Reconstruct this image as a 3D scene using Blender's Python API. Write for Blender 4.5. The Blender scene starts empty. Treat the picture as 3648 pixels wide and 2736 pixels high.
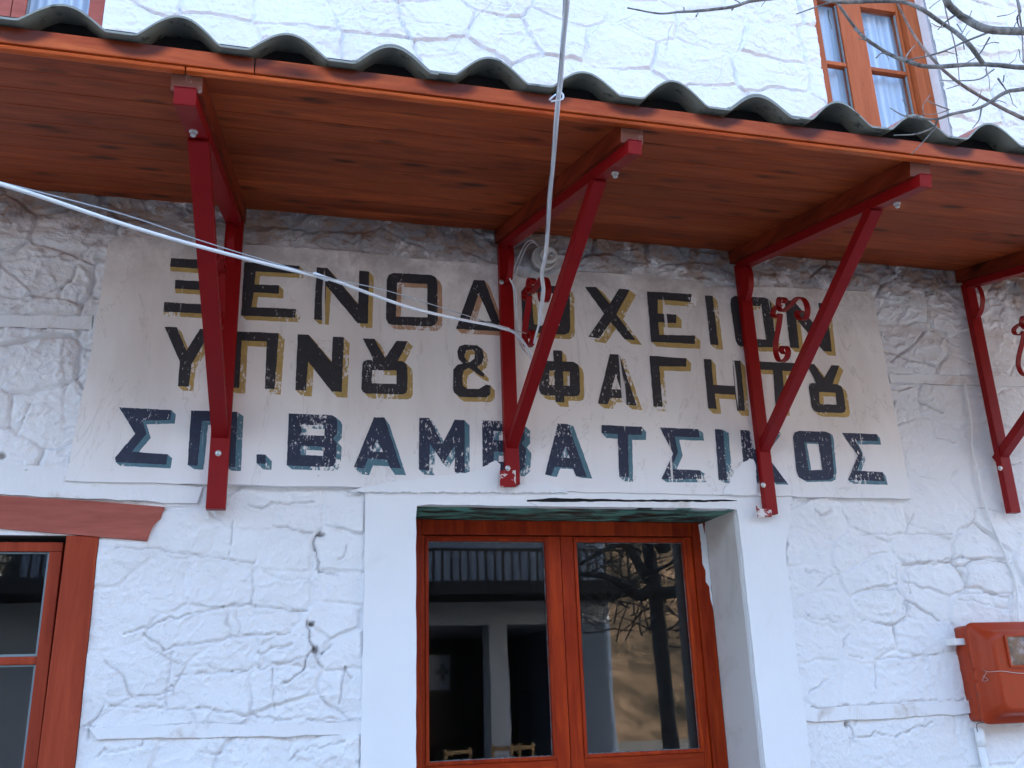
import bpy, bmesh, math, random
import numpy as np
from mathutils import Vector, Matrix
random.seed(7)
S = bpy.context.scene
COL = S.collection
# ---------------------------------------------------------------- camera, world, sun, exposure
YAW, PITCH, ROLL, FPX = math.radians(14.766), math.radians(18.327), math.radians(-1.961), 3353.85
CAMLOC = np.array([0.0, -3.0, 1.6])
_f = np.array([math.sin(YAW)*math.cos(PITCH), math.cos(YAW)*math.cos(PITCH), math.sin(PITCH)])
_r = np.array([math.cos(YAW), -math.sin(YAW), 0.0]); _u = np.cross(_r, _f)
_r2 = math.cos(ROLL)*_r + math.sin(ROLL)*_u; _u2 = -math.sin(ROLL)*_r + math.cos(ROLL)*_u
cam = bpy.data.cameras.new('camera'); camo = bpy.data.objects.new('camera', cam); COL.objects.link(camo)
cam.sensor_width = 36; cam.lens = FPX/3648*36; cam.clip_end = 2000; cam.clip_start = 0.05
camo.matrix_world = Matrix(((_r2[0], _u2[0], -_f[0], CAMLOC[0]), (_r2[1], _u2[1], -_f[1], CAMLOC[1]),
                            (_r2[2], _u2[2], -_f[2], CAMLOC[2]), (0, 0, 0, 1)))
S.camera = camo
W_ = bpy.data.worlds.new('World'); S.world = W_; W_.use_nodes = True
nt = W_.node_tree; bg = nt.nodes['Background']
sky = nt.nodes.new('ShaderNodeTexSky'); sky.sky_type = 'NISHITA'; sky.sun_disc = False
SUN_EL, SUN_AZ = math.radians(24), math.radians(14)      # low sun behind the house
sky.sun_elevation = SUN_EL; sky.sun_rotation = SUN_AZ; sky.air_density = 1.0; sky.dust_density = 2.5; sky.ozone_density = 1.0
nt.links.new(sky.outputs[0], bg.inputs[0]); bg.inputs[1].default_value = 0.15
sl = bpy.data.lights.new('sun', 'SUN'); sl.energy = 4.0; sl.angle = math.radians(0.5); sl.color = (1, .93, .82)
so = bpy.data.objects.new('sun', sl); COL.objects.link(so)
so.rotation_euler = Vector((-math.sin(SUN_AZ)*math.cos(SUN_EL), -math.cos(SUN_AZ)*math.cos(SUN_EL), -math.sin(SUN_EL))).to_track_quat('-Z', 'Y').to_euler()
V_ = S.view_settings; V_.view_transform = 'Standard'; V_.look = 'None'; V_.gamma = 1; V_.use_curve_mapping = False
V_.exposure = 3.02
V_.use_white_balance = True; V_.white_balance_temperature = 6050; V_.white_balance_tint = 7

# ---------------------------------------------------------------- measuring: photograph point -> point on a plane of the place
ORG = dict(A1=(0, 0), A2=(1200, 0), A3=(2348, 0), B1=(0, 800), B2=(1200, 800), B3=(2348, 800), C1=(0, 1761), C2=(1200, 1761), C3=(2348, 1761))
def ray(k, x, y):
    px = ORG[k][0] + x*.5877; py = ORG[k][1] + y*.5877
    a = (px-1824)/FPX; b = (py-1368)/FPX
    return a*_r2 - b*_u2 + _f
def W(k, x, y, Y=0.0):
    r = ray(k, x, y); t = (Y-CAMLOC[1])/r[1]; p = CAMLOC + r*t
    return Vector(p)
def WX(k, x, y, X):
    r = ray(k, x, y); p = CAMLOC + r*(X-CAMLOC[0])/r[0]
    return Vector(p)
def depth_at(p): return float(np.dot(np.array(p)-CAMLOC, _f))

# ---------------------------------------------------------------- object helpers
def tag(o, label=None, cat=None, group=None, kind=None):
    if label: o['label'] = label
    if cat: o['category'] = cat
    if group: o['group'] = group
    if kind: o['kind'] = kind
    return o
def empty(name, loc, label, cat, group=None):
    o = bpy.data.objects.new(name, None); COL.objects.link(o); o.location = loc; o.empty_display_size = .1
    return tag(o, label, cat, group)
def world_loc(o):
    v = Vector(o.location)
    while o.parent: o = o.parent; v = v + Vector(o.location)
    return v
def link(name, me, mat, parent=None, smooth=False, label=None):
    """me is in world coordinates"""
    o = bpy.data.objects.new(name, me); COL.objects.link(o)
    if mat: me.materials.append(mat)
    if smooth: me.shade_smooth()
    if parent:
        off = world_loc(parent); me.transform(Matrix.Translation(-off)); o.parent = parent
    if label: o['label'] = label
    return o
def bm_link(name, bm, mat, parent=None, smooth=False, label=None):
    me = bpy.data.meshes.new(name); bm.normal_update(); bm.to_mesh(me); bm.free()
    return link(name, me, mat, parent, smooth, label)
def add_prism(bm, poly, y0, y1, bev=0.0):
    """poly of (x,z), extruded between y0 (front) and y1 (back)"""
    a = sum(poly[i][0]*poly[(i+1) % len(poly)][1]-poly[(i+1) % len(poly)][0]*poly[i][1] for i in range(len(poly)))
    if a < 0: poly = poly[::-1]
    f = [bm.verts.new((x, y0, z)) for x, z in poly]; b = [bm.verts.new((x, y1, z)) for x, z in poly]
    ff = bm.faces.new(f); bm.faces.new(b[::-1])
    sd = []
    n = len(poly)
    for i in range(n): sd.append(bm.faces.new((f[(i+1) % n], f[i], b[i], b[(i+1) % n])))
    if bev: bmesh.ops.bevel(bm, geom=list(ff.edges), offset=bev, segments=2, affect='EDGES', profile=.6)
def add_box(bm, a, b, bev=0.0):
    m = bmesh.ops.create_cube(bm, size=1)
    for v in m['verts']: v.co = Vector(((a[i]+b[i])/2 + v.co[i]*(b[i]-a[i]) for i in range(3)))
    if bev:
        es = list({e for v in m['verts'] for e in v.link_edges})
        bmesh.ops.bevel(bm, geom=es, offset=bev, segments=2, affect='EDGES', profile=.6)
def box(name, a, b, mat, parent=None, bev=0.002, label=None):
    bm = bmesh.new(); add_box(bm, a, b, bev); return bm_link(name, bm, mat, parent, label=label)
def prism(name, poly, y0, y1, mat, parent=None, bev=0.0, label=None):
    bm = bmesh.new(); add_prism(bm, poly, y0, y1, bev); return bm_link(name, bm, mat, parent, label=label)
def add_beam(bm, p, q, w, h, side=(1, 0, 0), bev=.002):
    """rectangular bar from p to q: w along side, h across"""
    p = Vector(p); q = Vector(q); d = (q-p).normalized(); s = Vector(side); s = (s-d*s.dot(d)).normalized(); u = s.cross(d)
    L = (q-p).length
    m = bmesh.ops.create_cube(bm, size=1)
    M = Matrix((s*w, d*L, u*h)).transposed().to_4x4(); M.translation = (p+q)/2
    for v in m['verts']: v.co = M @ v.co
    if bev: bmesh.ops.bevel(bm, geom=list({e for v in m['verts'] for e in v.link_edges}), offset=bev, segments=2, affect='EDGES', profile=.6)
def smooth_pts(pts, n=4):
    out = []
    P = [Vector(p) for p in pts]; P = [2*P[0]-P[1]] + P + [2*P[-1]-P[-2]]
    for i in range(1, len(P)-2):
        for k in range(n):
            t = k/n; a, b, c, d = P[i-1], P[i], P[i+1], P[i+2]
            out.append(.5*((2*b)+(c-a)*t+(2*a-5*b+4*c-d)*t*t+(3*b-a-3*c+d)*t**3))
    out.append(P[-2]); return out
def add_tube(bm, pts, rad, seg=8, wob=0.0, flat=None):
    pts = [Vector(p) for p in pts]; n = len(pts)
    R = rad if isinstance(rad, (list, tuple)) else [rad]*n
    if len(R) != n: R = [R[0]+(R[-1]-R[0])*i/(n-1) for i in range(n)]
    rings = []; up = Vector((0.13, 0.37, 0.92))
    for i, p in enumerate(pts):
        d = (pts[min(i+1, n-1)]-pts[max(i-1, 0)]).normalized()
        s = d.cross(up)
        if s.length < .15: s = d.cross(Vector((1, 0, 0)))
        s.normalize(); u = d.cross(s).normalized(); up = -u if up.dot(-u) > up.dot(u) else u
        ring = []
        for k in range(seg):
            a = 2*math.pi*k/seg; r = R[i]*(1+wob*random.uniform(-1, 1))
            ring.append(bm.verts.new(p+(s*math.cos(a)+up*math.sin(a))*r))
        rings.append(ring)
    for i in range(n-1):
        # align rings
        o = min(range(seg), key=lambda j: (rings[i+1][j].co-rings[i][0].co-(pts[i+1]-pts[i])).length)
        c1 = (rings[i][1].co-pts[i]); s1 = (rings[i+1][(o+1) % seg].co-pts[i+1]).dot(c1); s2 = (rings[i+1][(o-1) % seg].co-pts[i+1]).dot(c1)
        rr = [rings[i+1][(o+j) % seg] for j in range(seg)] if s1 >= s2 else [rings[i+1][(o-j) % seg] for j in range(seg)]
        rings[i+1] = rr
        for k in range(seg): bm.faces.new((rings[i][k], rings[i][(k+1) % seg], rr[(k+1) % seg], rr[k]))
    bm.faces.new(rings[0][::-1]); bm.faces.new(rings[-1])
    bmesh.ops.recalc_face_normals(bm, faces=bm.faces)
def tube(name, pts, rad, mat, parent=None, seg=8, wob=0, label=None):
    bm = bmesh.new(); add_tube(bm, pts, rad, seg, wob); return bm_link(name, bm, mat, parent, True, label)
def add_lathe(bm, c, prof, axis='Y', seg=24, s=1):
    """prof list of (radius, offset along axis)"""
    rings = []
    for r, t in prof:
        ring = []
        for k in range(seg):
            a = 2*math.pi*k/seg
            if axis == 'Y': v = Vector((c[0]+r*math.cos(a), c[1]+t, c[2]+r*math.sin(a)))
            else: v = Vector((c[0]+r*math.cos(a), c[1]+r*math.sin(a), c[2]+t))
            ring.append(bm.verts.new(v))
        rings.append(ring)
    for i in range(len(rings)-1):
        for k in range(seg): bm.faces.new((rings[i][k], rings[i][(k+1) % seg], rings[i+1][(k+1) % seg], rings[i+1][k]))
    bm.faces.new(rings[0]); bm.faces.new(rings[-1][::-1])
    bmesh.ops.recalc_face_normals(bm, faces=bm.faces)

# ---------------------------------------------------------------- materials
class N:
    def __init__(s, name, rough=.8, base=(.5, .5, .5)):
        s.m = bpy.data.materials.new(name); s.m.use_nodes = True; s.t = s.m.node_tree
        s.b = s.t.nodes['Principled BSDF']; s.b.inputs['Roughness'].default_value = rough
        s.b.inputs['Base Color'].default_value = (*base, 1); s.b.inputs['Specular IOR Level'].default_value = .3
        s.tc = s.t.nodes.new('ShaderNodeTexCoord'); s.geo = s.t.nodes.new('ShaderNodeNewGeometry')
    def n(s, ty, **kw):
        x = s.t.nodes.new(ty)
        for k, v in kw.items(): setattr(x, k, v)
        return x
    def l(s, a, b): s.t.links.new(a, b)
    def map(s, src='pos', scale=(1, 1, 1), rot=(0, 0, 0)):
        m = s.n('ShaderNodeMapping'); m.inputs['Scale'].default_value = scale; m.inputs['Rotation'].default_value = rot
        s.l(s.geo.outputs['Position'] if src == 'pos' else s.tc.outputs['Object'], m.inputs[0]); return m.outputs[0]
    def noise(s, scale=5, detail=4, rough=.5, vec=None, dist=0):
        x = s.n('ShaderNodeTexNoise'); x.inputs['Scale'].default_value = scale; x.inputs['Detail'].default_value = detail
        x.inputs['Roughness'].default_value = rough; x.inputs['Distortion'].default_value = dist
        s.l(vec if vec is not None else s.map(), x.inputs['Vector']); return x.outputs['Fac']
    def ramp(s, fac, stops):
        r = s.n('ShaderNodeValToRGB'); e = r.color_ramp.elements
        while len(e) < len(stops): e.new(.5)
        for i, (p, c) in enumerate(stops):
            e[i].position = p; e[i].color = (*c, 1) if isinstance(c, (tuple, list)) else (c, c, c, 1)
        s.l(fac, r.inputs[0]); return r.outputs[0]
    def mix(s, fac, a, b):
        x = s.n('ShaderNodeMix', data_type='RGBA')
        for v, i in ((fac, 0), (a, 6), (b, 7)):
            if isinstance(v, (int, float)): x.inputs[i].default_value = v
            elif isinstance(v, tuple): x.inputs[i].default_value = (*v, 1)
            else: s.l(v, x.inputs[i])
        return x.outputs[2]
    def math(s, op, a, b=None):
        x = s.n('ShaderNodeMath', operation=op)
        for v, i in ((a, 0), (b, 1)):
            if v is None: continue
            if isinstance(v, (int, float)): x.inputs[i].default_value = v
            else: s.l(v, x.inputs[i])
        x.use_clamp = op in ('MULTIPLY_ADD',)
        return x.outputs[0]
    def col(s, c): s.l(c, s.b.inputs['Base Color']); return s
    def bump(s, h, strength=.5, dist=.002):
        b = s.n('ShaderNodeBump'); b.inputs['Strength'].default_value = strength; b.inputs['Distance'].default_value = dist
        s.l(h, b.inputs['Height']); s.l(b.outputs[0], s.b.inputs['Normal']); return s
def zmask(a, lo, hi):
    sp = a.n('ShaderNodeSeparateXYZ'); a.l(a.geo.outputs['Position'], sp.inputs[0])
    mr = a.n('ShaderNodeMapRange'); mr.inputs[1].default_value = lo; mr.inputs[2].default_value = hi
    a.l(sp.outputs[2], mr.inputs[0]); return mr.outputs[0]

def mk_wall():
    a = N('limewashed stone', .85)
    big = a.noise(1.7, 5, .6); c = a.ramp(big, [(.3, (.74, .735, .745)), (.7, (.82, .82, .83))])
    sp = a.ramp(a.noise(60, 3, .7), [(.24, 1.0), (.31, 0.0)]); sp2 = a.ramp(a.noise(7, 3, .6), [(.52, 0.), (.62, 1.)])
    c = a.mix(a.math('MULTIPLY', sp, a.math('MULTIPLY', sp2, .5)), c, (.42, .34, .29))
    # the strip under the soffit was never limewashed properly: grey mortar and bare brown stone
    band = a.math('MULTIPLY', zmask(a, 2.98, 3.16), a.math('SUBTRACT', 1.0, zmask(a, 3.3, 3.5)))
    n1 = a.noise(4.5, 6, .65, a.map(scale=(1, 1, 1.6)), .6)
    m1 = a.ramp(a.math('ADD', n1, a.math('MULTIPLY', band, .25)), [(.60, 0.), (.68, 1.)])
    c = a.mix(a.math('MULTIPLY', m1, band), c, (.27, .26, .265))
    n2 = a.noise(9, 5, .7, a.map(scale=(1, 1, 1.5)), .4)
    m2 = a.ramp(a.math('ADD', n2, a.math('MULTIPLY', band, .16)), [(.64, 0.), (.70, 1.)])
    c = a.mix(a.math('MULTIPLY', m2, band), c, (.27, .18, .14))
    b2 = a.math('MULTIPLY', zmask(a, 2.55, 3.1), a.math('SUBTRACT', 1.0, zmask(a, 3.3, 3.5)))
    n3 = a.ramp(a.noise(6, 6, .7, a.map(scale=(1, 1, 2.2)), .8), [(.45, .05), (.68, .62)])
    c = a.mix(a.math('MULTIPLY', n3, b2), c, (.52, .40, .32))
    ga = a.n('ShaderNodeAttribute'); ga.attribute_name = 'grime'
    c = a.mix(a.math('MULTIPLY', ga.outputs['Fac'], .6), c, (.30, .26, .24))
    fl = a.ramp(a.noise(16, 5, .7, a.map(scale=(1, 1, 1.8)), .5), [(.735, 0.), (.75, .8)]); c = a.mix(fl, c, (.50, .42, .36))
    a.col(c)
    h = a.math('ADD', a.noise(38, 5, .62), a.math('MULTIPLY', a.noise(150, 3, .6), .35))
    a.bump(h, .9, .007); return a.m
def mk_plaster(name, base=(.8, .8, .81), dirt=(.6, .56, .52), amt=.5, bs=.35, lo=.55):
    a = N(name, .8)
    c = a.ramp(a.noise(2.3, 6, .6), [(.3, tuple(x*.95 for x in base)), (.7, base)])
    c = a.mix(a.math('MULTIPLY', a.ramp(a.noise(5, 7, .7, None, .5), [(lo, 0.), (lo+.15, 1.)]), amt), c, dirt)
    a.col(c); a.bump(a.noise(55, 5, .6, a.map(scale=(1, 1, .5))), bs, .003); return a.m
def mk_sign():
    a = N('aged cream sign plaster', .75)
    c = a.ramp(a.noise(1.9, 5, .6), [(.3, (.77, .71, .665)), (.7, (.84, .795, .755))])
    st = a.ramp(a.noise(2.2, 6, .65, a.map(scale=(1, 1, .25))), [(.46, 0.), (.70, .75)])
    c = a.mix(st, c, (.60, .52, .46))
    low = a.math('SUBTRACT', 1.0, zmask(a, 2.24, 2.5))
    c = a.mix(a.math('MULTIPLY', low, .75), c, (.78, .775, .79))
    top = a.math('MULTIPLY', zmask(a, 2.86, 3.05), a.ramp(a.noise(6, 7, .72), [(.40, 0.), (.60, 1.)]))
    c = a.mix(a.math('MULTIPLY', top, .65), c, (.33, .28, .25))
    ck_ = a.ramp(a.noise(4.5, 5, .6, a.map(scale=(1, 1, .35)), 1.2), [(.490, 0.), (.497, .35), (.504, 0.)]); c = a.mix(ck_, c, (.42, .36, .31))
    sp = a.ramp(a.noise(90, 2, .5), [(.20, .8), (.25, 0.)]); c = a.mix(sp, c, (.25, .18, .15))
    a.col(c); a.bump(a.noise(45, 6, .6), .25, .002); return a.m
def mk_letter(name, col, cream=(.76, .72, .69), wear=.6, fl=.63):
    a = N(name, .6)
    n = a.noise(110, 5, .75, a.map(scale=(1, 1, .6))); g = a.noise(7, 4, .6)
    f = a.ramp(a.math('ADD', n, a.math('MULTIPLY', a.math('SUBTRACT', g, .5), wear)), [(fl, 0.), (fl+.07, 1.)])
    c = a.mix(a.noise(30, 3, .6), tuple(x*.7 for x in col), tuple(min(1, x*1.35) for x in col))
    sc = a.ramp(a.noise(14, 2, .5, a.map(scale=(2.4, 1, .12), rot=(0, .25, 0))), [(.70, 0.), (.735, .8)])
    c = a.mix(a.math('MAXIMUM', f, sc), c, cream)
    a.col(c); a.bump(n, .2, .001); return a.m
def mk_wood(name, c1, c2, rough=.5, knots=True, axis='X', ks=1.0, dark=(.02, .004, .002), spec=.14, flat=False):
    a = N(name, rough)
    sc = {'X': (1.5, 11, 11), 'Z': (14, 14, 1.2), 'Y': (14, 1.2, 14)}[axis]
    oi = a.n('ShaderNodeObjectInfo')
    add = a.n('ShaderNodeVectorMath', operation='ADD'); a.l(a.map(), add.inputs[0])
    mul = a.n('ShaderNodeMath', operation='MULTIPLY'); a.l(oi.outputs['Random'], mul.inputs[0]); mul.inputs[1].default_value = 37.0
    a.l(mul.outputs[0], add.inputs[1])
    mp = a.n('ShaderNodeMapping'); mp.inputs['Scale'].default_value = sc; a.l(add.outputs[0], mp.inputs[0])
    g = a.noise(1.6, 7, .62, mp.outputs[0], 1.2)
    fine = a.noise(9, 4, .6, mp.outputs[0])
    c = a.ramp(a.math('ADD', g, a.math('MULTIPLY', a.math('SUBTRACT', fine, .5), .35)), [(.3, c1), (.55, tuple((p+q)/2 for p, q in zip(c1, c2))), (.72, c2)])
    tone = a.n('ShaderNodeHueSaturation'); a.l(c, tone.inputs['Color'])
    mr = a.n('ShaderNodeMapRange'); a.l(oi.outputs['Random'], mr.inputs[0]); mr.inputs[3].default_value = .82; mr.inputs[4].default_value = 1.15
    a.l(mr.outputs[0], tone.inputs['Value']); c = tone.outputs[0]
    if knots:
        mk = a.n('ShaderNodeMapping'); ss = {'X': (4.2, 10.5, 10.5), 'Z': (9, 9, 2.6), 'Y': (9, 2.6, 9)}[axis]
        mk.inputs['Scale'].default_value = tuple(q*ks for q in ss); a.l(add.outputs[0], mk.inputs[0])
        v = a.n('ShaderNodeTexVoronoi', voronoi_dimensions='2D'); v.inputs['Scale'].default_value = 1.0; a.l(mk.outputs[0], v.inputs['Vector'])
        if flat: mk.inputs['Rotation'].default_value = (math.pi/2, 0, 0)
        d = a.math('ADD', v.outputs['Distance'], a.math('MULTIPLY', a.math('SUBTRACT', a.noise(3, 3, .6, mp.outputs[0]), .5), .22))
        k = a.ramp(d, [(.06, 1.), (.13, .75), (.24, 0.)])
        sel = a.ramp(v.outputs['Color'], [(.47, 0.), (.55, 1.)])
        cl = a.ramp(a.noise(.9, 3, .6, mk.outputs[0]), [(.44, .0), (.62, 1.)])
        c = a.mix(a.math('MULTIPLY', a.math('MULTIPLY', k, a.math('MAXIMUM', a.math('MULTIPLY', sel, .35), cl)), .9), c, dark)
        br_ = a.ramp(a.noise(.8, 4, .6, add.outputs[0]), [(.35, .72), (.65, 1.0)]); c = a.mix(1.0, c, br_) if False else a.mix(a.math('MULTIPLY', a.math('SUBTRACT', 1.0, br_), 1.0), c, tuple(q*.45 for q in c1))
    a.b.inputs['Specular IOR Level'].default_value = spec; a.col(c); a.bump(fine, .25, .001); return a.m
def mk_paint(name, col, rough=.35, chip=None, amt=.66, sc=16):
    a = N(name, rough)
    c = a.mix(a.noise(9, 5, .6), tuple(x*.82 for x in col), tuple(min(1, x*1.15) for x in col))
    a.b.inputs['Specular IOR Level'].default_value = .2
    if chip: c = a.mix(a.ramp(a.noise(sc, 6, .7, None, .4), [(amt, 0.), (amt+.04, 1.)]), c, chip)
    a.col(c); a.bump(a.noise(60, 4, .6), .15, .001); return a.m
M = {}
M['wall'] = mk_wall()
M['plaster'] = mk_plaster('white plaster', (.80, .80, .81), (.68, .66, .65), .35, .3)
M['reveal'] = mk_plaster('shade toned plaster reveal', (.60, .57, .55), (.45, .40, .36), .5, .3, .5)  # white plaster, with the shadow of the recess mixed into its colour
M['timber_white'] = mk_plaster('peeling white timber', (.78, .775, .78), (.50, .42, .36), .95, .9, .535)
M['sign'] = mk_sign()
M['black'] = mk_letter('worn black lettering', (.034, .032, .036), wear=.45, fl=.64)
M['navy'] = mk_letter('worn navy lettering', (.026, .032, .060), wear=.5, fl=.60)
M['ochre'] = mk_letter('faded ochre shading', (.44, .30, .10), wear=1.2, fl=.60)
M['orange'] = mk_letter('faded orange shading', (.46, .27, .16), wear=1.2, fl=.58)
M['teal'] = mk_letter('faded teal shading', (.085, .17, .21), wear=1.2, fl=.57)
M['soffit'] = mk_wood('stained pine soffit', (.21, .030, .007), (.47, .096, .022), .5, True)
M['fascia'] = mk_wood('stained pine fascia', (.34, .045, .009), (.66, .15, .035), .38, True, ks=.6, flat=True)
def shade_stain():  # paints overhang shade along with rain staining below each sheet trough
    m = M['fascia'].copy(); m.name = 'stained pine fascia with painted shade and rain marks'; t = m.node_tree; b = t.nodes['Principled BSDF']
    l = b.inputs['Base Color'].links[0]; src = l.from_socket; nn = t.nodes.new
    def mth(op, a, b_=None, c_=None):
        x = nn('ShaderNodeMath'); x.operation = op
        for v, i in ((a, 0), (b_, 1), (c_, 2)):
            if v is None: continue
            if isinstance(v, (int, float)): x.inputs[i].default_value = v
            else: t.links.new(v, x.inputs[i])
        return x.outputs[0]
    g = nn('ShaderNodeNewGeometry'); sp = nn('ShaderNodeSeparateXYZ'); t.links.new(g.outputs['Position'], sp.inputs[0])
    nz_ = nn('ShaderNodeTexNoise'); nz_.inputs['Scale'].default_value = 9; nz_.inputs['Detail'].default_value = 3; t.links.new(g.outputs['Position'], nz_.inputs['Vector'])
    fr_ = mth('FRACT', mth('DIVIDE', mth('SUBTRACT', sp.outputs[0], SHADE_X), SHADE_P)); dx = mth('MULTIPLY', mth('SUBTRACT', fr_, .5), SHADE_P/.088)
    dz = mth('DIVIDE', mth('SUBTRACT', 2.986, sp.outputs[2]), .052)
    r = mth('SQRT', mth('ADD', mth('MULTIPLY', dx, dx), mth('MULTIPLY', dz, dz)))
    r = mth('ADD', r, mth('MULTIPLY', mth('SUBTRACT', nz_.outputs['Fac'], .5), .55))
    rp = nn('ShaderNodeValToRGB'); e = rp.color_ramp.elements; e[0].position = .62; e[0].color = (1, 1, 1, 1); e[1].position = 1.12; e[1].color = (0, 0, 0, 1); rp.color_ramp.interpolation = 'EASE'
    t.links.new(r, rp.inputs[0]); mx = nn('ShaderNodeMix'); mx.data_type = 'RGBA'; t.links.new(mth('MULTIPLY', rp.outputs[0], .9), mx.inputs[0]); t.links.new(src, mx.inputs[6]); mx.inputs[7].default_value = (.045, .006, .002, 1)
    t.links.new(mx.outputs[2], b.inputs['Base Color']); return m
SHADE_X = W('A1', 815, 250, -1.15).x; SHADE_P = (W('A3', 1330, 860, -1.15).x-SHADE_X)/8.0; SHADE_X -= SHADE_P/2
M['fascia_shade'] = shade_stain()
M['rafter'] = mk_wood('stained pine rafter', (.10, .012, .004), (.28, .040, .012), .5, True, 'Y')
M['rafter_end'] = mk_paint('weathered end grain', (.17, .065, .045), .8, (.26, .18, .15), .6, 30)
M['red'] = mk_paint('dark red metal paint', (.22, .003, .004), .45, (.40, .30, .26), .70, 26)
M['redpatch'] = mk_paint('smeared red metal paint', (.25, .006, .008), .5, (.66, .62, .60), .52, 22)
M['door'] = mk_wood('varnished door timber', (.20, .014, .003), (.42, .050, .007), .33, False, 'Z')
M['doorx'] = mk_wood('varnished door rail', (.20, .014, .003), (.42, .050, .007), .33, False, 'X')
M['win'] = mk_wood('old painted window timber', (.24, .034, .014), (.36, .060, .024), .6, False, 'Z')
M['winx'] = mk_wood('old painted lintel timber', (.28, .075, .055), (.42, .125, .092), .65, False, 'X')
M['upwin'] = mk_wood('orange stained window timber', (.36, .085, .024), (.50, .14, .05), .5, False, 'Z')
M['putty'] = mk_plaster('pale putty', (.20, .26, .28), (.3, .3, .3), .5)
a = N('grey sheet underside', .55); c = a.mix(a.noise(12, 5, .6), (.20, .205, .175), (.34, .345, .30)); a.col(a.mix(a.ramp(a.noise(24, 6, .7), [(.56, 0.), (.66, .85)]), c, (.05, .05, .04))); M['sheet_under'] = a.m
a = N('terracotta sheet', .45); a.col(a.mix(a.noise(8, 5, .6), (.33, .10, .075), (.44, .16, .12))); M['sheet_top'] = a.m
M['dark'] = N('dark void', .95, (.012, .011, .012)).m
a = N('green marbled paint', .4); f = a.ramp(a.noise(9, 5, .62, a.map(scale=(1, 2.2, 1), rot=(0, 0, .7)), .5), [(.40, (.01, .02, .02)), (.48, (.05, .16, .13)), (.6, (.16, .48, .38))]); a.col(f); M['green'] = a.m
a = N('white cable sheath', .4); a.col(a.mix(a.noise(25, 4, .6), (.62, .64, .68), (.76, .77, .80))); M['cable'] = a.m
M['wire'] = N('grey wire', .5, (.35, .37, .40)).m
a = N('porcelain', .25); a.col(a.mix(a.noise(30, 4, .6), (.50, .47, .43), (.70, .68, .64))); M['porcelain'] = a.m
a = N('zinc', .35, (.55, .56, .56)); a.b.inputs['Metallic'].default_value = .8; M['zinc'] = a.m
M['meter'] = mk_paint('orange brown meter paint', (.34, .040, .010), .38, (.2, .05, .03), .62, 25)
a = N('bark', .9); a.col(a.ramp(a.noise(30, 5, .7, None, .5), [(.35, (.085, .075, .07)), (.6, (.27, .25, .23)), (.75, (.38, .35, .32))])); a.bump(a.noise(90, 4, .7), .6, .004); M['bark'] = a.m
a = N('twig bark', .85); a.col(a.ramp(a.noise(40, 4, .7), [(.35, (.13, .09, .08)), (.7, (.36, .27, .23))])); M['twig'] = a.m
a = N('net curtain', .9); cv = a.n('ShaderNodeTexWave'); cv.inputs['Scale'].default_value = 9; cv.inputs['Distortion'].default_value = 3; cv.inputs['Detail'].default_value = 3
a.l(a.map(scale=(1, 1, .12)), cv.inputs[0]); a.col(a.mix(cv.outputs['Fac'], (.60, .63, .74), (.84, .86, .92))); a.bump(cv.outputs['Fac'], .4, .01); M['curtain'] = a.m
def mk_glass(name, ior=1.5, tint=(.9, .93, .95)):
    m = bpy.data.materials.new(name); m.use_nodes = True; t = m.node_tree; t.nodes.clear()
    o = t.nodes.new('ShaderNodeOutputMaterial'); mx = t.nodes.new('ShaderNodeMixShader'); fr = t.nodes.new('ShaderNodeFresnel')
    gg = t.nodes.new('ShaderNodeNewGeometry'); pw = t.nodes.new('ShaderNodeMath'); pw.operation = 'MULTIPLY_ADD'; pw.inputs[1].default_value = 1/ior-ior; pw.inputs[2].default_value = ior; t.links.new(gg.outputs['Backfacing'], pw.inputs[0]); t.links.new(pw.outputs[0], fr.inputs[0])
    g = t.nodes.new('ShaderNodeBsdfGlossy'); g.inputs['Roughness'].default_value = 0.004; tr = t.nodes.new('ShaderNodeBsdfTransparent'); tr.inputs[0].default_value = (*tint, 1)
    nz = t.nodes.new('ShaderNodeTexNoise'); nz.inputs['Scale'].default_value = 2.2; bp = t.nodes.new('ShaderNodeBump'); bp.inputs['Strength'].default_value = .02; bp.inputs['Distance'].default_value = .01
    t.links.new(nz.outputs['Fac'], bp.inputs['Height']); t.links.new(bp.outputs[0], g.inputs['Normal']); t.links.new(bp.outputs[0], fr.inputs['Normal'])
    t.links.new(fr.outputs[0], mx.inputs[0]); t.links.new(tr.outputs[0], mx.inputs[1]); t.links.new(g.outputs[0], mx.inputs[2]); t.links.new(mx.outputs[0], o.inputs[0]); return m
M['glass'] = mk_glass('window glass', 1.52)
a = N('street paving', .9); a.col(a.mix(a.noise(3, 6, .6), (.21, .19, .165), (.30, .275, .24))); M['paving'] = a.m
a = N('hillside scrub', .95); a.col(a.ramp(a.noise(.35, 8, .7), [(.40, (.02, .019, .015)), (.52, (.10, .07, .045)), (.66, (.26, .17, .11))])); M['hill'] = a.m
M['opp'] = N('pale blue white render', .9, (.42, .45, .52)).m; M['opp2'] = N('blue grey render', .9, (.16, .20, .28)).m
M['oppdark'] = N('dark shop interior', .9, (.03, .03, .035)).m
M['iron'] = N('black iron', .5, (.02, .02, .022)).m
M['chairwood'] = N('pale chair wood', .6, (.42, .26, .12)).m
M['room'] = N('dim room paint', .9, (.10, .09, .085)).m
M['tile'] = mk_paint('old roof tile', (.35, .15, .09), .85)

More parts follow.
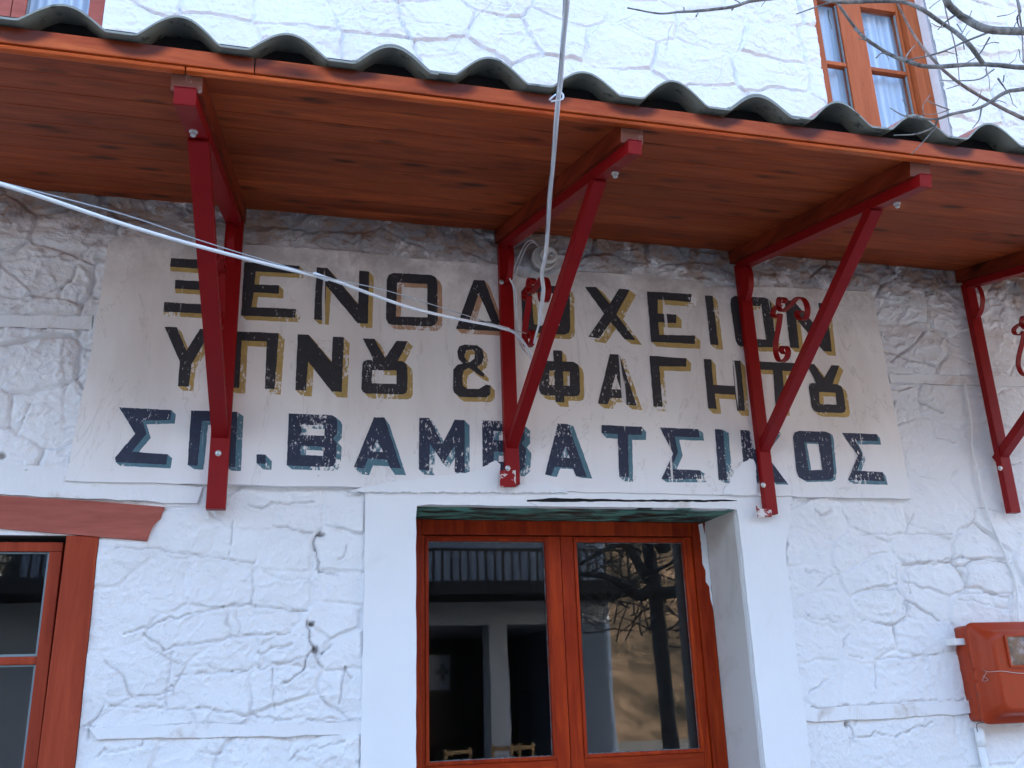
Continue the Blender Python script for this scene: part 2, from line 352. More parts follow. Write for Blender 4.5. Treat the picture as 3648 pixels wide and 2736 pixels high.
# ---------------------------------------------------------------- the ground, the hill
def grid_mesh(xs, ys, zf, name, mat, kind):
    bm = bmesh.new(); g = [[bm.verts.new((x, y, zf(x, y))) for x in xs] for y in ys]
    for j in range(len(ys)-1):
        for i in range(len(xs)-1): bm.faces.new((g[j][i], g[j][i+1], g[j+1][i+1], g[j+1][i]))
    return tag(bm_link(name, bm, mat, None, True), kind=kind)
grid_mesh([-300, -40, -10, 10, 40, 300], [-400, -60, -10, 0, 60, 300], lambda x, y: 0, 'ground', M['paving'], 'structure')
def hz(x, y):
    t = max(0, (-y-28)/90); return -0.5 + 46*(t**.8 if t > 0 else 0) + 2.2*math.sin(x*.07+1)*t + 1.5*math.sin(y*.13+x*.04)*t
grid_mesh([-160+8*i for i in range(45)], [-130+6*i for i in range(18)], hz, 'hillside', M['hill'], 'structure')

# ---------------------------------------------------------------- the house wall as real relief
house = empty('stone_house', (0, 0, 0), 'old limewashed stone house front with painted Greek hotel sign, double door and canopy', 'house')
OPEN = dict(door=(.453, 1.59, -0.02, 2.199), win=(-1.75, -.488, .9, 2.09), up=(2.232, 2.842, 3.3, 4.9), upl=(-1.75, -.655, 3.3, 4.9))
def hash2(i, j, s):
    h = (i*374761393 + j*668265263 + s*2147483647) & 0xffffffff
    h = ((h ^ (h >> 13))*1274126177) & 0xffffffff
    return ((h ^ (h >> 16)) & 0xffff)/65535.0
def vnoise(x, z, s):
    i = np.floor(x).astype(np.int64); j = np.floor(z).astype(np.int64); fx = x-i; fz = z-j
    fx = fx*fx*fx*(fx*(fx*6-15)+10); fz = fz*fz*fz*(fz*(fz*6-15)+10)
    a = hash2(i, j, s); b = hash2(i+1, j, s); c = hash2(i, j+1, s); d = hash2(i+1, j+1, s)
    return (a+(b-a)*fx)*(1-fz)+(c+(d-c)*fx)*fz
def fbm(x, z, s, o=4, g=.5):
    v = 0; a = 1; t = 0
    for k in range(o): v = v+a*vnoise(x*2**k+17.3*k, z*2**k-9.1*k, s+k*7); t += a; a *= g
    return v/t
def ridged(x, z, s, o=3):
    v = 0; a = 1; t = 0
    for k in range(o): v = v+a*(1-np.abs(2*vnoise(x*2**k+3.3*k, z*2**k+5.1*k, s+k*5)-1)); t += a; a *= .5
    return v/t
def sstep(a, b, x):
    t = np.clip((x-a)/(b-a), 0, 1); return t*t*(3-2*t)
FX0, FX1 = -1.12, 3.56; ST = .0045
def axis_pts(lo, hi, fine, step):
    pts = []; cur = lo
    for (a, b) in fine:
        if cur < a: pts += list(np.linspace(cur, a, max(2, int((a-cur)/step)+1))[:-1])
        pts += list(np.arange(a, b, ST)); cur = b
    pts += list(np.linspace(cur, hi, max(2, int((hi-cur)/step)+1)))
    return np.array(pts)
xs = axis_pts(-6, 8, [(FX0, FX1)], .12); zs = axis_pts(0, 10.5, [(1.2, 3.26), (3.82, 4.86)], .12)
# snap the grid lines to the openings
for k in ('door', 'win', 'up', 'upl'):
    for v in OPEN[k][:2]: xs[np.argmin(np.abs(xs-v))] = v
    for v in OPEN[k][2:]: zs[np.argmin(np.abs(zs-v))] = v
X, Z = np.meshgrid(xs, zs)
# stone centres: the ones read off the photograph, then rough courses everywhere else
seeds = []
for k, pts in (('C1', [(1150, 230), (1550, 120), (1850, 100), (2100, 110), (1480, 300), (1700, 330), (2080, 330), (950, 540), (1300, 520), (1720, 560), (2040, 560), (680, 720), (1150, 850), (1600, 770), (2000, 740), (850, 1080), (1400, 980), (1820, 900), (2120, 930), (1300, 1190), (1780, 1180), (2080, 1190), (900, 1330), (1850, 1340), (720, 1590), (1150, 1580), (1550, 1600), (1950, 1590), (650, 400), (640, 1150)]),
               ('C3', [(950, 140), (1300, 130), (1700, 130), (2100, 200), (900, 330), (1200, 340), (1600, 320), (1950, 330), (950, 520), (1290, 480), (1660, 520), (2010, 500), (1020, 680), (1340, 690), (1620, 660), (1960, 710), (900, 900), (1270, 890), (1600, 860), (950, 1130), (1230, 1150), (1480, 1100), (1740, 1080), (950, 1480), (1350, 1560), (1700, 1500), (1950, 1480)])):
    for p in pts: w = W(k, *p); seeds.append((w.x, w.z))
rs = random.Random(3); z = .05; row = 0
while z < 10.5:
    hgt = rs.uniform(.13, .19); x = -6 + rs.random()*.3
    while x < 8:
        w = rs.uniform(.19, .40)
        px, pz = x+w/2, z+hgt/2+rs.uniform(-.035, .035)
        if all(((px-a)**2+((pz-b)*1.4)**2) > .17**2 for a, b in seeds[:57]): seeds.append((px, pz))
        x += w
    z += hgt; row += 1
seeds = np.array(seeds); KZ = 1.45
wx = X + .028*(fbm(X*7, Z*7, 11)-.5)*2 + .010*(vnoise(X*30, Z*30, 5)-.5); wz = Z + .022*(fbm(X*7+50, Z*7, 23)-.5)*2 + .008*(vnoise(X*30+9, Z*30, 6)-.5)
d1 = np.full(X.shape, 1e9); d2 = d1.copy(); i1 = np.zeros(X.shape, np.int32); i2 = i1.copy()
for s, (sx, sz) in enumerate(seeds):
    ja = np.searchsorted(zs, sz-.5); jb = np.searchsorted(zs, sz+.5); ia = np.searchsorted(xs, sx-.6); ib = np.searchsorted(xs, sx+.6)
    if jb <= ja or ib <= ia: continue
    sl_ = (slice(ja, jb), slice(ia, ib))
    d = (wx[sl_]-sx)**2 + ((wz[sl_]-sz)*KZ)**2
    D1, D2, I1, I2 = d1[sl_], d2[sl_], i1[sl_], i2[sl_]
    n1 = d < D1; n2 = (~n1) & (d < D2)
    D2[n1] = D1[n1]; I2[n1] = I1[n1]; D1[n1] = d[n1]; I1[n1] = s
    D2[n2] = d[n2]; I2[n2] = s
sep = np.hypot(seeds[i1][..., 0]-seeds[i2][..., 0], (seeds[i1][..., 1]-seeds[i2][..., 1])*KZ)+1e-6
edge = (d2-d1)/(2*sep)
rr = np.random.RandomState(5); nS = len(seeds)
rh = rr.rand(nS); tx = rr.randn(nS)*.035; tz = rr.randn(nS)*.05
merge = .30 + .58*sstep(.35, .58, fbm(X*2.1, Z*2.1, 77, 3))
upz = sstep(3.6, 3.8, Z)
s = sstep(.0015, .012, edge)
cr = ridged(X*9+fbm(X*5, Z*5, 31)*2.5, Z*15+fbm(X*6, Z*6, 41)*3, 101, 3)
cr2 = ridged(X*22+fbm(X*9, Z*9, 3)*3, Z*34+fbm(X*9, Z*9, 4)*3, 201, 2)
lump = fbm(X*4, Z*6, 301, 3)
patchy = sstep(.42, .62, fbm(X*3.3, Z*3.3, 401, 3))
hs = rh[i1]*.007 + (X-seeds[i1][..., 0])*tx[i1] + (Z-seeds[i1][..., 1])*tz[i1] + .004*np.clip(edge/.06, 0, 1)
cr3 = ridged(X*46+fbm(X*20, Z*20, 13)*3, Z*62+fbm(X*20, Z*20, 14)*3, 701, 1)
flat_ = sstep(.35, .6, fbm(X*5.1, Z*5.1, 811, 2))
facet = np.abs(2*vnoise(X*11+fbm(X*8, Z*8, 55)*1.5, Z*20+fbm(X*8, Z*8, 56)*1.5, 901)-1)
hs = hs + .009*(lump-.5) + (.005+.005*patchy)*(cr**3-.2) + (.0025+.005*patchy)*(cr2**3-.2) + (.0008+.0022*patchy*flat_)*(cr3**2-.3) + .006*(facet**.7-.5)*flat_
hj = -.0052 + .004*(fbm(X*14, Z*14, 501, 3)-.5)*2 + .0035*(cr2**2-.3) + .008*(lump-.5)
H = hs*s*merge + hj*(1-s*merge)
rib = np.exp(-((edge-.011)/.004)**2)*.0028*(1-.5*patchy)*upz; H += rib
rough_band = sstep(2.88, 3.02, Z)*(1-sstep(3.4, 3.6, Z)); H += rough_band*(.018*(fbm(X*8, Z*10, 601, 4)-.5) + .006*(cr2-.5))
GRV = [  # joints and cracks read off the photograph: (crop, points, half width m, depth m)
 ('C1', [(740, 850), (1000, 765), (1130, 735), (1350, 680), (1520, 660), (1560, 680), (1860, 710)], .0032, .008), ('C1', [(870, 850), (1000, 940), (1140, 905), (1400, 870), (1760, 840)], .003, .008),
 ('C1', [(1065, 1100), (1400, 1075), (1650, 1040), (1840, 990)], .003, .007), ('C1', [(700, 330), (930, 330), (1080, 355), (1540, 415)], .003, .007), ('C1', [(1535, 430), (1530, 650)], .003, .005),
 ('C1', [(1415, 170), (1395, 370)], .003, .005), ('C1', [(1040, 970), (1000, 1270)], .005, .005), ('C1', [(650, 1290), (1200, 1300), (1700, 1370), (2190, 1365)], .003, .007), ('C1', [(1430, 700), (1450, 850)], .003, .004),
 ('C1', [(1650, 1060), (1650, 1320)], .003, .005), ('C1', [(1500, 70), (1580, 85), (1650, 60), (1700, 50), (1900, 50)], .003, .008), ('C1', [(1660, 190), (1900, 240)], .0025, .008),
 ('C1', [(1945, 235), (1915, 255), (1905, 330), (1940, 400), (1930, 470), (2040, 490)], .003, .011), ('C1', [(1870, 770), (1875, 880), (1900, 930), (1860, 990), (1840, 1070), (1720, 1140)], .003, .011),
 ('C1', [(1560, 965), (1640, 935), (1760, 910)], .004, .008), ('C1', [(540, 1490), (540, 1400), (600, 1330), (620, 1290)], .003, .006), ('C1', [(600, 1600), (640, 1560), (860, 1530), (870, 1500)], .003, .005),
 ('C1', [(1220, 1560), (1330, 1570), (1420, 1550)], .003, .005), ('C1', [(1750, 1620), (1800, 1560), (2080, 1500)], .003, .006), ('C1', [(660, 1230), (760, 1215), (980, 1240)], .003, .004), ('C1', [(2060, 1280), (2100, 1050), (2140, 1110)], .003, .007),
 ('C1', [(1950, 1060), (1900, 980), (1960, 960), (2010, 900)], .003, .008), ('C1', [(1600, 470), (1700, 510), (1880, 520)], .003, .004), ('C1', [(2050, 400), (2090, 380), (2100, 320)], .003, .005),
 ('C3', [(1450, 430), (1600, 420), (1830, 380), (2110, 415)], .003, .009), ('C3', [(1800, 600), (2150, 600)], .003, .006), ('C3', [(1240, 580), (1440, 580)], .003, .007), ('C3', [(1500, 640), (1700, 760)], .004, .009),
 ('C3', [(1220, 250), (1450, 240), (1770, 245)], .003, .006), ('C3', [(1160, 980), (1240, 985)], .003, .007), ('C3', [(1310, 1000), (1480, 990), (1700, 965)], .003, .007), ('C3', [(1230, 765), (1410, 795), (1480, 770), (1510, 650)], .003, .006),
 ('C3', [(1440, 430), (1440, 590), (1490, 640)], .003, .005), ('C3', [(1500, 480), (1520, 600)], .004, .005), ('C3', [(1860, 430), (1860, 590)], .003, .004), ('C3', [(1540, 120), (1495, 240)], .003, .006),
 ('C3', [(930, 1295), (1300, 1275), (1850, 1240)], .003, .008), ('C3', [(1160, 1400), (1190, 1480), (1290, 1470), (1310, 1440), (1430, 1470), (1660, 1380)], .003, .008), ('C3', [(1320, 1040), (1310, 1180)], .003, .006),
 ('C3', [(890, 700), (910, 745), (960, 750), (1080, 770)], .003, .006), ('C3', [(890, 460), (1000, 480)], .003, .006), ('C3', [(960, 560), (1000, 520), (1060, 490), (1100, 480)], .003, .006), ('C3', [(945, 105), (980, 130), (1030, 110)], .003, .007),
 ('C3', [(1110, 920), (1160, 840)], .003, .006), ('C3', [(910, 1200), (1040, 1110)], .003, .006), ('C3', [(1800, 640), (1900, 650), (2000, 680), (2120, 690)], .003, .006), ('C3', [(740, 100), (770, 300), (760, 560), (800, 900), (840, 1150), (880, 1659)], .003, .008),
 ('B1', [(0, 225), (440, 180)], .004, .009), ('B1', [(0, 240), (220, 430)], .004, .009), ('B1', [(80, 520), (350, 390)], .004, .009), ('B1', [(600, 90), (540, 150), (500, 200)], .003, .013), ('B1', [(470, 270), (440, 340), (370, 390), (360, 440)], .004, .014),
 ('B1', [(490, 400), (475, 500)], .004, .013), ('B1', [(380, 680), (430, 672)], .003, .012), ('B1', [(100, 1275), (150, 1180), (180, 1100), (300, 1080)], .003, .008), ('B1', [(470, 935), (505, 910)], .003, .01), ('B1', [(30, 1240), (60, 1220)], .003, .012), ('B1', [(390, 700), (400, 1000), (400, 1250)], .004, .004),
 ('B3', [(1400, 830), (1500, 760), (1600, 660)], .004, .009), ('B3', [(1640, 650), (1810, 740)], .003, .007), ('B3', [(1560, 1060), (1600, 1090), (1720, 1130)], .003, .01), ('B3', [(1680, 1295), (1800, 1310)], .003, .006), ('B3', [(1410, 1130), (1430, 1070)], .004, .012), ('B3', [(1360, 680), (1380, 700)], .005, .012),
 ('A2', [(0, 100), (150, 40), (170, 70), (400, 120), (760, 180)], .003, .006), ('A2', [(700, 310), (780, 190), (860, 90), (940, 30)], .003, .006), ('A2', [(480, 330), (700, 310)], .003, .005), ('A2', [(1070, 385), (1340, 330)], .003, .005), ('A2', [(820, 0), (980, 40), (1060, 45)], .003, .008),
 ('A2', [(1550, 210), (1590, 150), (1720, 125), (1830, 80)], .003, .006), ('A2', [(1740, 140), (1830, 190)], .003, .007), ('A2', [(1390, 275), (1540, 285)], .003, .008), ('A2', [(1990, 320), (2010, 250), (2030, 150)], .003, .005), ('A2', [(970, 310), (990, 220), (1280, 220), (1360, 270)], .003, .004),
 ('A3', [(70, 160), (40, 350)], .003, .006), ('A3', [(70, 160), (130, 170), (310, 270)], .003, .006), ('A3', [(390, 300), (520, 260), (640, 310)], .003, .006), ('A3', [(390, 300), (380, 430), (340, 520)], .003, .005), ('A3', [(620, 440), (820, 460)], .003, .006), ('A3', [(530, 20), (500, 250)], .004, .005),
 ('A3', [(1920, 0), (2050, 300), (2110, 460), (2212, 700)], .003, .008), ('A3', [(740, 250), (720, 420)], .003, .004), ('A3', [(1700, 560), (1760, 620), (1990, 640)], .003, .005)]
DIRT = np.zeros(X.shape)
for k, pts, hw, dep in GRV:
    P = [W(k, *p) for p in pts]; P = [(p.x, p.z) for p in P]
    for (ax, az), (bx, bz) in zip(P[:-1], P[1:]):
        x0, x1 = min(ax, bx)-.03, max(ax, bx)+.03; z0, z1 = min(az, bz)-.03, max(az, bz)+.03
        ja, jb = np.searchsorted(zs, z0), np.searchsorted(zs, z1); ia, ib = np.searchsorted(xs, x0), np.searchsorted(xs, x1)
        if jb <= ja or ib <= ia: continue
        q = (slice(ja, jb), slice(ia, ib)); wxx = X[q]+.006*(vnoise(X[q]*40, Z[q]*40, 8)-.5)*2; wzz = Z[q]+.006*(vnoise(X[q]*40, Z[q]*40, 9)-.5)*2
        L2 = (bx-ax)**2+(bz-az)**2+1e-9; t = np.clip(((wxx-ax)*(bx-ax)+(wzz-az)*(bz-az))/L2, 0, 1)
        dd = np.hypot(wxx-(ax+t*(bx-ax)), wzz-(az+t*(bz-az)))
        sgn = (wzz-(az+t*(bz-az)))
        g = np.exp(-(dd/(hw*.95))**2); DIRT[q] = np.maximum(DIRT[q], np.exp(-(dd/(hw*.8))**4)*min(1, dep/.009)*(.3 if k in ('A2', 'A3', 'B1') else .75))
        H[q] = H[q]-dep*(.6 if k in ('A2', 'A3', 'B1') else .95)*g + .0014*np.exp(-((dd-hw*3)/(hw*1.5))**2)*(sgn < 0)
for k, p, r, dep in (('C1', (1945, 242), (.012, .006), .03), ('C1', (1888, 788), (.009, .006), .03), ('C1', (1910, 948), (.010, .011), .03), ('C3', (1140, 1395), (.010, .010), .02), ('C3', (1040, 465), (.004, .004), .01), ('C1', (1040, 1165), (.004, .005), .01), ('B1', (10, 1405), (.014, .01), .02), ('A2', (1000, 95), (.02, .005), .008)):
    w = W(k, *p); hq = np.exp(-(((X-w.x+.004*(vnoise(X*60, Z*60, 2)-.5))/r[0])**2+((Z-w.z+.004*(vnoise(X*60, Z*60, 3)-.5))/r[1])**2)**2); H -= dep*hq; DIRT = np.maximum(DIRT, hq*1.2*(dep > .015))
def in_rect(x0, x1, z0, z1, pad=0): return (X > x0-pad) & (X < x1+pad) & (Z > z0-pad) & (Z < z1+pad)
TL, TR, BL, BR = W('B1', 700, 88), W('B3', 1270, 425), W('B1', 405, 1560), W('B3', 1500, 1630)
def sign_mask(pad=0):
    t = (Z-BL.z)/(TL.z-BL.z); xl = BL.x+(TL.x-BL.x)*t; xr = BR.x+(TR.x-BR.x)*t
    return (X > xl-pad) & (X < xr+pad) & (Z > 2.245-pad) & (Z < 3.07+pad)
smk = sign_mask(0); H[smk] = np.minimum(H[smk], .004)
SUR = [(.288, .453), (1.59, 1.757)]
surm = in_rect(.288, 1.757, 0, 2.27); H[surm] = np.minimum(H[surm], .004)
TIM = [  # timbers laced into the wall: (x0,z0b,z0t,x1,z1b,z1t, proud)
 ]
def tim(k, pts, pr=.010):
    P = [W(k, *p) for p in pts]; TIM.append(([(p.x, p.z) for p in P], pr))
tim('C1', [(540, 1408), (2190, 1375), (2200, 1455), (590, 1485)]); tim('C3', [(865, 1302), (1900, 1248), (1900, 1328), (870, 1378)])
tim('B1', [(-60, 548), (560, 560), (555, 640), (-60, 625)], .006); tim('B3', [(1385, 908), (2330, 930), (2330, 990), (1400, 962)], .006)
tim('B1', [(-700, 1420), (400, 1480), (1235, 1600), (1195, 1700), (900, 1686), (-700, 1600)], .014)
timm = np.zeros(X.shape, bool)
for P, pr in TIM:
    x0, x1 = min(p[0] for p in P), max(p[0] for p in P); 
    Ps = sorted(P); zl = sorted([P[0][1], P[-1][1]]); zr = sorted([P[len(P)//2-1][1], P[len(P)//2][1]])
    xl_ = (P[0][0]+P[-1][0])/2; xr_ = max(p[0] for p in P); t = np.clip((X-xl_)/(xr_-xl_), 0, 1)
    mb = (X > x0) & (X < x1) & (Z > zl[0]+(zr[0]-zl[0])*t) & (Z < zl[1]+(zr[1]-zl[1])*t)
    H[mb] = np.minimum(H[mb], pr-.012); timm |= mb
lint = in_rect(-1.9, -.34, 2.07, 2.2); H[lint] = np.minimum(H[lint], .002)
lmp = W('B2', 1252, 212); lm_ = np.exp(-(((X-lmp.x)/.075)**2+((Z-lmp.z)/.07)**2)**2); H = H*(1-lm_)
H = np.clip(H, -.03, .022); H = np.where((X < FX0-.1) | (X > FX1+.1), H*.6, H)
# normals
hzg, hxg = np.gradient(H, zs, xs)
Nn = np.stack([-hxg, -np.ones_like(H), -hzg], -1); Nn /= np.linalg.norm(Nn, axis=-1, keepdims=True)
nz, nx = X.shape; vid = np.arange(nx*nz).reshape(nz, nx)
q00, q10, q11, q01 = vid[:-1, :-1], vid[:-1, 1:], vid[1:, 1:], vid[1:, :-1]
cx = (xs[:-1]+xs[1:])/2; cz = (zs[:-1]+zs[1:])/2; CX, CZ = np.meshgrid(cx, cz)
keep = np.ones(CX.shape, bool)
for k, (a0, a1, b0, b1) in OPEN.items(): keep &= ~((CX > a0) & (CX < a1) & (CZ > b0) & (CZ < b1))
idc = i1[:-1, :-1]
same = (i1[:-1, 1:] == idc) & (i1[1:, 1:] == idc) & (i1[1:, :-1] == idc)
emin = np.minimum(np.minimum(edge[:-1, :-1], edge[:-1, 1:]), np.minimum(edge[1:, :-1], edge[1:, 1:]))
fineface = (CX > FX0) & (CX < FX1) & (((CZ > 1.2) & (CZ < 3.26)) | ((CZ > 3.82) & (CZ < 4.86)))
occ = (smk | surm | timm)[:-1, :-1] | lint[:-1, :-1]
stone_f = same & (emin > .005) & fineface & keep & ~occ
ids = np.where(stone_f, idc, -1)
ids[~keep] = -2
quads = np.stack([q00, q10, q11, q01], -1).reshape(-1, 4); ids = ids.reshape(-1)
jd = (1-sstep(.001, .0045, edge))*sstep(.62, .75, fbm(X*6, Z*6, 951, 3))*.9; DIRT = np.maximum(DIRT, jd); DV = DIRT.reshape(-1)
VC = np.stack([X, -H, Z], -1).reshape(-1, 3); VN = Nn.reshape(-1, 3)
def sub_mesh(name, sel):
    q = quads[sel]; uv, inv = np.unique(q, return_inverse=True); q = inv.reshape(-1, 4)
    me = bpy.data.meshes.new(name); me.vertices.add(len(uv)); me.vertices.foreach_set('co', VC[uv].astype(np.float32).ravel())
    me.loops.add(q.size); me.loops.foreach_set('vertex_index', q.ravel().astype(np.int32))
    me.polygons.add(len(q)); me.polygons.foreach_set('loop_start', np.arange(0, q.size, 4, dtype=np.int32)); me.polygons.foreach_set('loop_total', np.full(len(q), 4, np.int32))
    at = me.attributes.new('grime', 'FLOAT', 'POINT'); at.data.foreach_set('value', DV[uv].astype(np.float32))
    me.update(calc_edges=True); me.shade_smooth(); me.normals_split_custom_set_from_vertices(VN[uv].astype(np.float32).tolist())
    return me
order = np.argsort(ids, kind='stable'); sid = ids[order]
bounds = np.flatnonzero(np.diff(sid))+1; chunks = np.split(order, bounds)
wall = None; stones = []
for ch in chunks:
    i = ids[ch[0]]
    if i == -2: continue
    if i == -1: wallsel = [ch]
    elif len(ch) < 60: wallsel.append(ch)
    else: stones.append((i, ch))
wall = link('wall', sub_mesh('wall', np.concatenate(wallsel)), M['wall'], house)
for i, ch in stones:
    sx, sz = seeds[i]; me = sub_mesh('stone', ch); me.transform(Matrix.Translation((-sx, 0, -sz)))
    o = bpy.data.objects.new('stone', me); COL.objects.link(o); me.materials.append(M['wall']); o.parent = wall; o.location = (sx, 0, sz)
# unseen house shell closes the rooms; walls and roof raised to shade the café opposite
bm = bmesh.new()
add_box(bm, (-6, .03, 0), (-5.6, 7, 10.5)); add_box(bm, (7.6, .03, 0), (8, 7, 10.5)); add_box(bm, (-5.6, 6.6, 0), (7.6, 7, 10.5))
bm_link('unseen_raised_side_wall', bm, M['room'], house)
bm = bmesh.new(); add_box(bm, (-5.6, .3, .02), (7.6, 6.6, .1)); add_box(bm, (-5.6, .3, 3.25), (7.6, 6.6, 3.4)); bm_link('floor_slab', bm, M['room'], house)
bm = bmesh.new(); v = [bm.verts.new(p) for p in ((-6.4, -.45, 10.45), (8.4, -.45, 10.45), (8.4, 3.5, 12), (-6.4, 3.5, 12), (8.4, 7.4, 10.45), (-6.4, 7.4, 10.45), (-6.4, -.45, 10.57), (8.4, -.45, 10.57), (8.4, 3.5, 12.12), (-6.4, 3.5, 12.12), (8.4, 7.4, 10.57), (-6.4, 7.4, 10.57))]
for f in ((0, 1, 2, 3), (3, 2, 4, 5), (7, 6, 9, 8), (8, 9, 11, 10), (0, 6, 7, 1), (5, 4, 10, 11), (0, 3, 9, 6), (3, 5, 11, 9), (1, 7, 8, 2), (2, 8, 10, 4)): bm.faces.new([v[i] for i in f])
bmesh.ops.recalc_face_normals(bm, faces=bm.faces); bm_link('unseen_raised_roof', bm, M['tile'], house)
# backing behind the upper windows and the left window so that the rooms stay dark
def lining(x0, x1, z0, z1, dep, mat, name='reveal', y0=.0):
    bm = bmesh.new(); t = .05
    for a, b in (((x0-t, y0+.012, z0-t), (x0, dep, z1+t)), ((x1, y0+.012, z0-t), (x1+t, dep, z1+t)), ((x0, y0+.012, z1), (x1, dep, z1+t)), ((x0, y0+.012, z0-t), (x1, dep, z0))): add_box(bm, a, b)
    return bm_link(name, bm, mat, house)

# timbers laced in the wall
for P, pr in TIM:
    n = []
    for a, b in zip(P, P[1:]+P[:1]):
        m = max(1, int(math.hypot(a[0]-b[0], a[1]-b[1])/.04))
        for t in range(m): n.append((a[0]+(b[0]-a[0])*t/m+random.uniform(-.002, .002), a[1]+(b[1]-a[1])*t/m+random.uniform(-.0035, .0035)))
    prism('timber_strip', n, -pr, .02, M['timber_white'], wall, .002)

# ---------------------------------------------------------------- plaster door surround
def rough_poly(pts, step=.03, amp=.002, rnd=random):
    out = []
    for a, b in zip(pts, pts[1:]+pts[:1]):
        m = max(1, int(math.hypot(a[0]-b[0], a[1]-b[1])/step))
        for t in range(m):
            out.append((a[0]+(b[0]-a[0])*t/m+rnd.uniform(-amp, amp), a[1]+(b[1]-a[1])*t/m+rnd.uniform(-amp, amp)))
    return out
sx0, sx1 = .290, 1.757
pl = rough_poly([(sx0, .0), (sx0, 2.262)], .06, .0015)[:-1] + [(sx0, 2.262)] + [(1.80, 2.262), (1.765, 2.18), (1.78, 2.12), (1.757, 2.08)]
ring = [(sx0, 0), (sx0+.001, .8), (sx0-.001, 1.5), (sx0+.002, 1.9), (sx0, 2.262), (1.82, 2.262), (1.795, 2.215), (1.80, 2.16), (1.775, 2.11), (1.757, 2.06), (1.759, 1.9), (1.753, 1.7), (1.757, 1.5), (1.752, 1.3), (1.757, 0),
        (1.59, 0), (1.592, 2.199), (.453, 2.196), (.453, 0)]
random.seed(31); ring = rough_poly(ring, .045, .0013)
surround = prism('door_surround', ring, -.016, .02, M['plaster'], house, .004)
# crack above the door head
ck = [W('C2', *p) for p in ((1145, 42), (1280, 28), (1700, 38), (2212, 40))] + [W('C3', 460, 40)]
ckl = [W('C2', *p) for p in ((1145, 50), (1280, 52), (1700, 50), (2212, 52))] + [W('C3', 460, 46)]
prism('head_crack', rough_poly([(p.x, p.z) for p in ck]+[(p.x, p.z) for p in reversed(ckl)], .02, .0016), -.0175, -.014, M['dark'], surround)
prism('head_timber', [(p.x, p.z-.001) for p in ckl]+[(1.585, 2.2), (.86, 2.196)], -.0185, -.012, M['timber_white'], surround, .001)
bm = bmesh.new(); add_box(bm, (1.593, -.014, 0), (1.64, .30, 2.21)); bm_link('reveal', bm, M['reveal'], house)
bm = bmesh.new(); add_box(bm, (.40, -.013, 0), (.4525, .30, 2.21)); bm_link('reveal', bm, M['reveal'], house)
bm = bmesh.new(); add_box(bm, (.454, -.012, 2.199), (1.592, .30, 2.24)); bm_link('lintel_underside', bm, M['green'], house, label='green and black marbled underside of the door head')

# ---------------------------------------------------------------- the double door
door = None
DY = .25
def DX(px, py, Y=DY): return W('C2', px, py, Y).x
z_fr = W('C2', 1300, 160, DY).z           # visible top of the frame
g1 = (DX(560, 900), DX(1290, 900)); g2 = (DX(1490, 900), W('C3', 195, 800, DY).x+.0)
gt = W('C2', 900, 283, DY).z; gb = W('C2', 950, 1605, DY).z; gt2 = W('C2', 1800, 285, DY).z
lf1 = (DX(515, 900), DX(1325, 900)); lf2 = (DX(1455, 900), W('C3', 255, 800, DY).x)
print('door', g1, g2, gt, gb, lf1, lf2, z_fr, gt2, W('C3', 330, 800, DY).x, W('C3', 205, 800, DY).x)
bm = bmesh.new()
add_prism(bm, [(.4535, .1), (.4535, 2.198), (lf1[0], 2.198), (lf1[0], .1)], DY, DY+.07, .003)
add_prism(bm, [(lf2[1], .1), (lf2[1], 2.198), (1.5915, 2.198), (1.5915, .1)], DY, DY+.07, .003)
add_prism(bm, [(lf1[0]+.0005, 2.145), (lf1[0]+.0005, 2.1975), (lf2[1]-.0005, 2.1975), (lf2[1]-.0005, 2.145)], DY+.001, DY+.07, .003)
door = bm_link('door', bm, M['door'], house, label='red brown glazed double door')
xm = (lf1[1]+lf2[0])/2
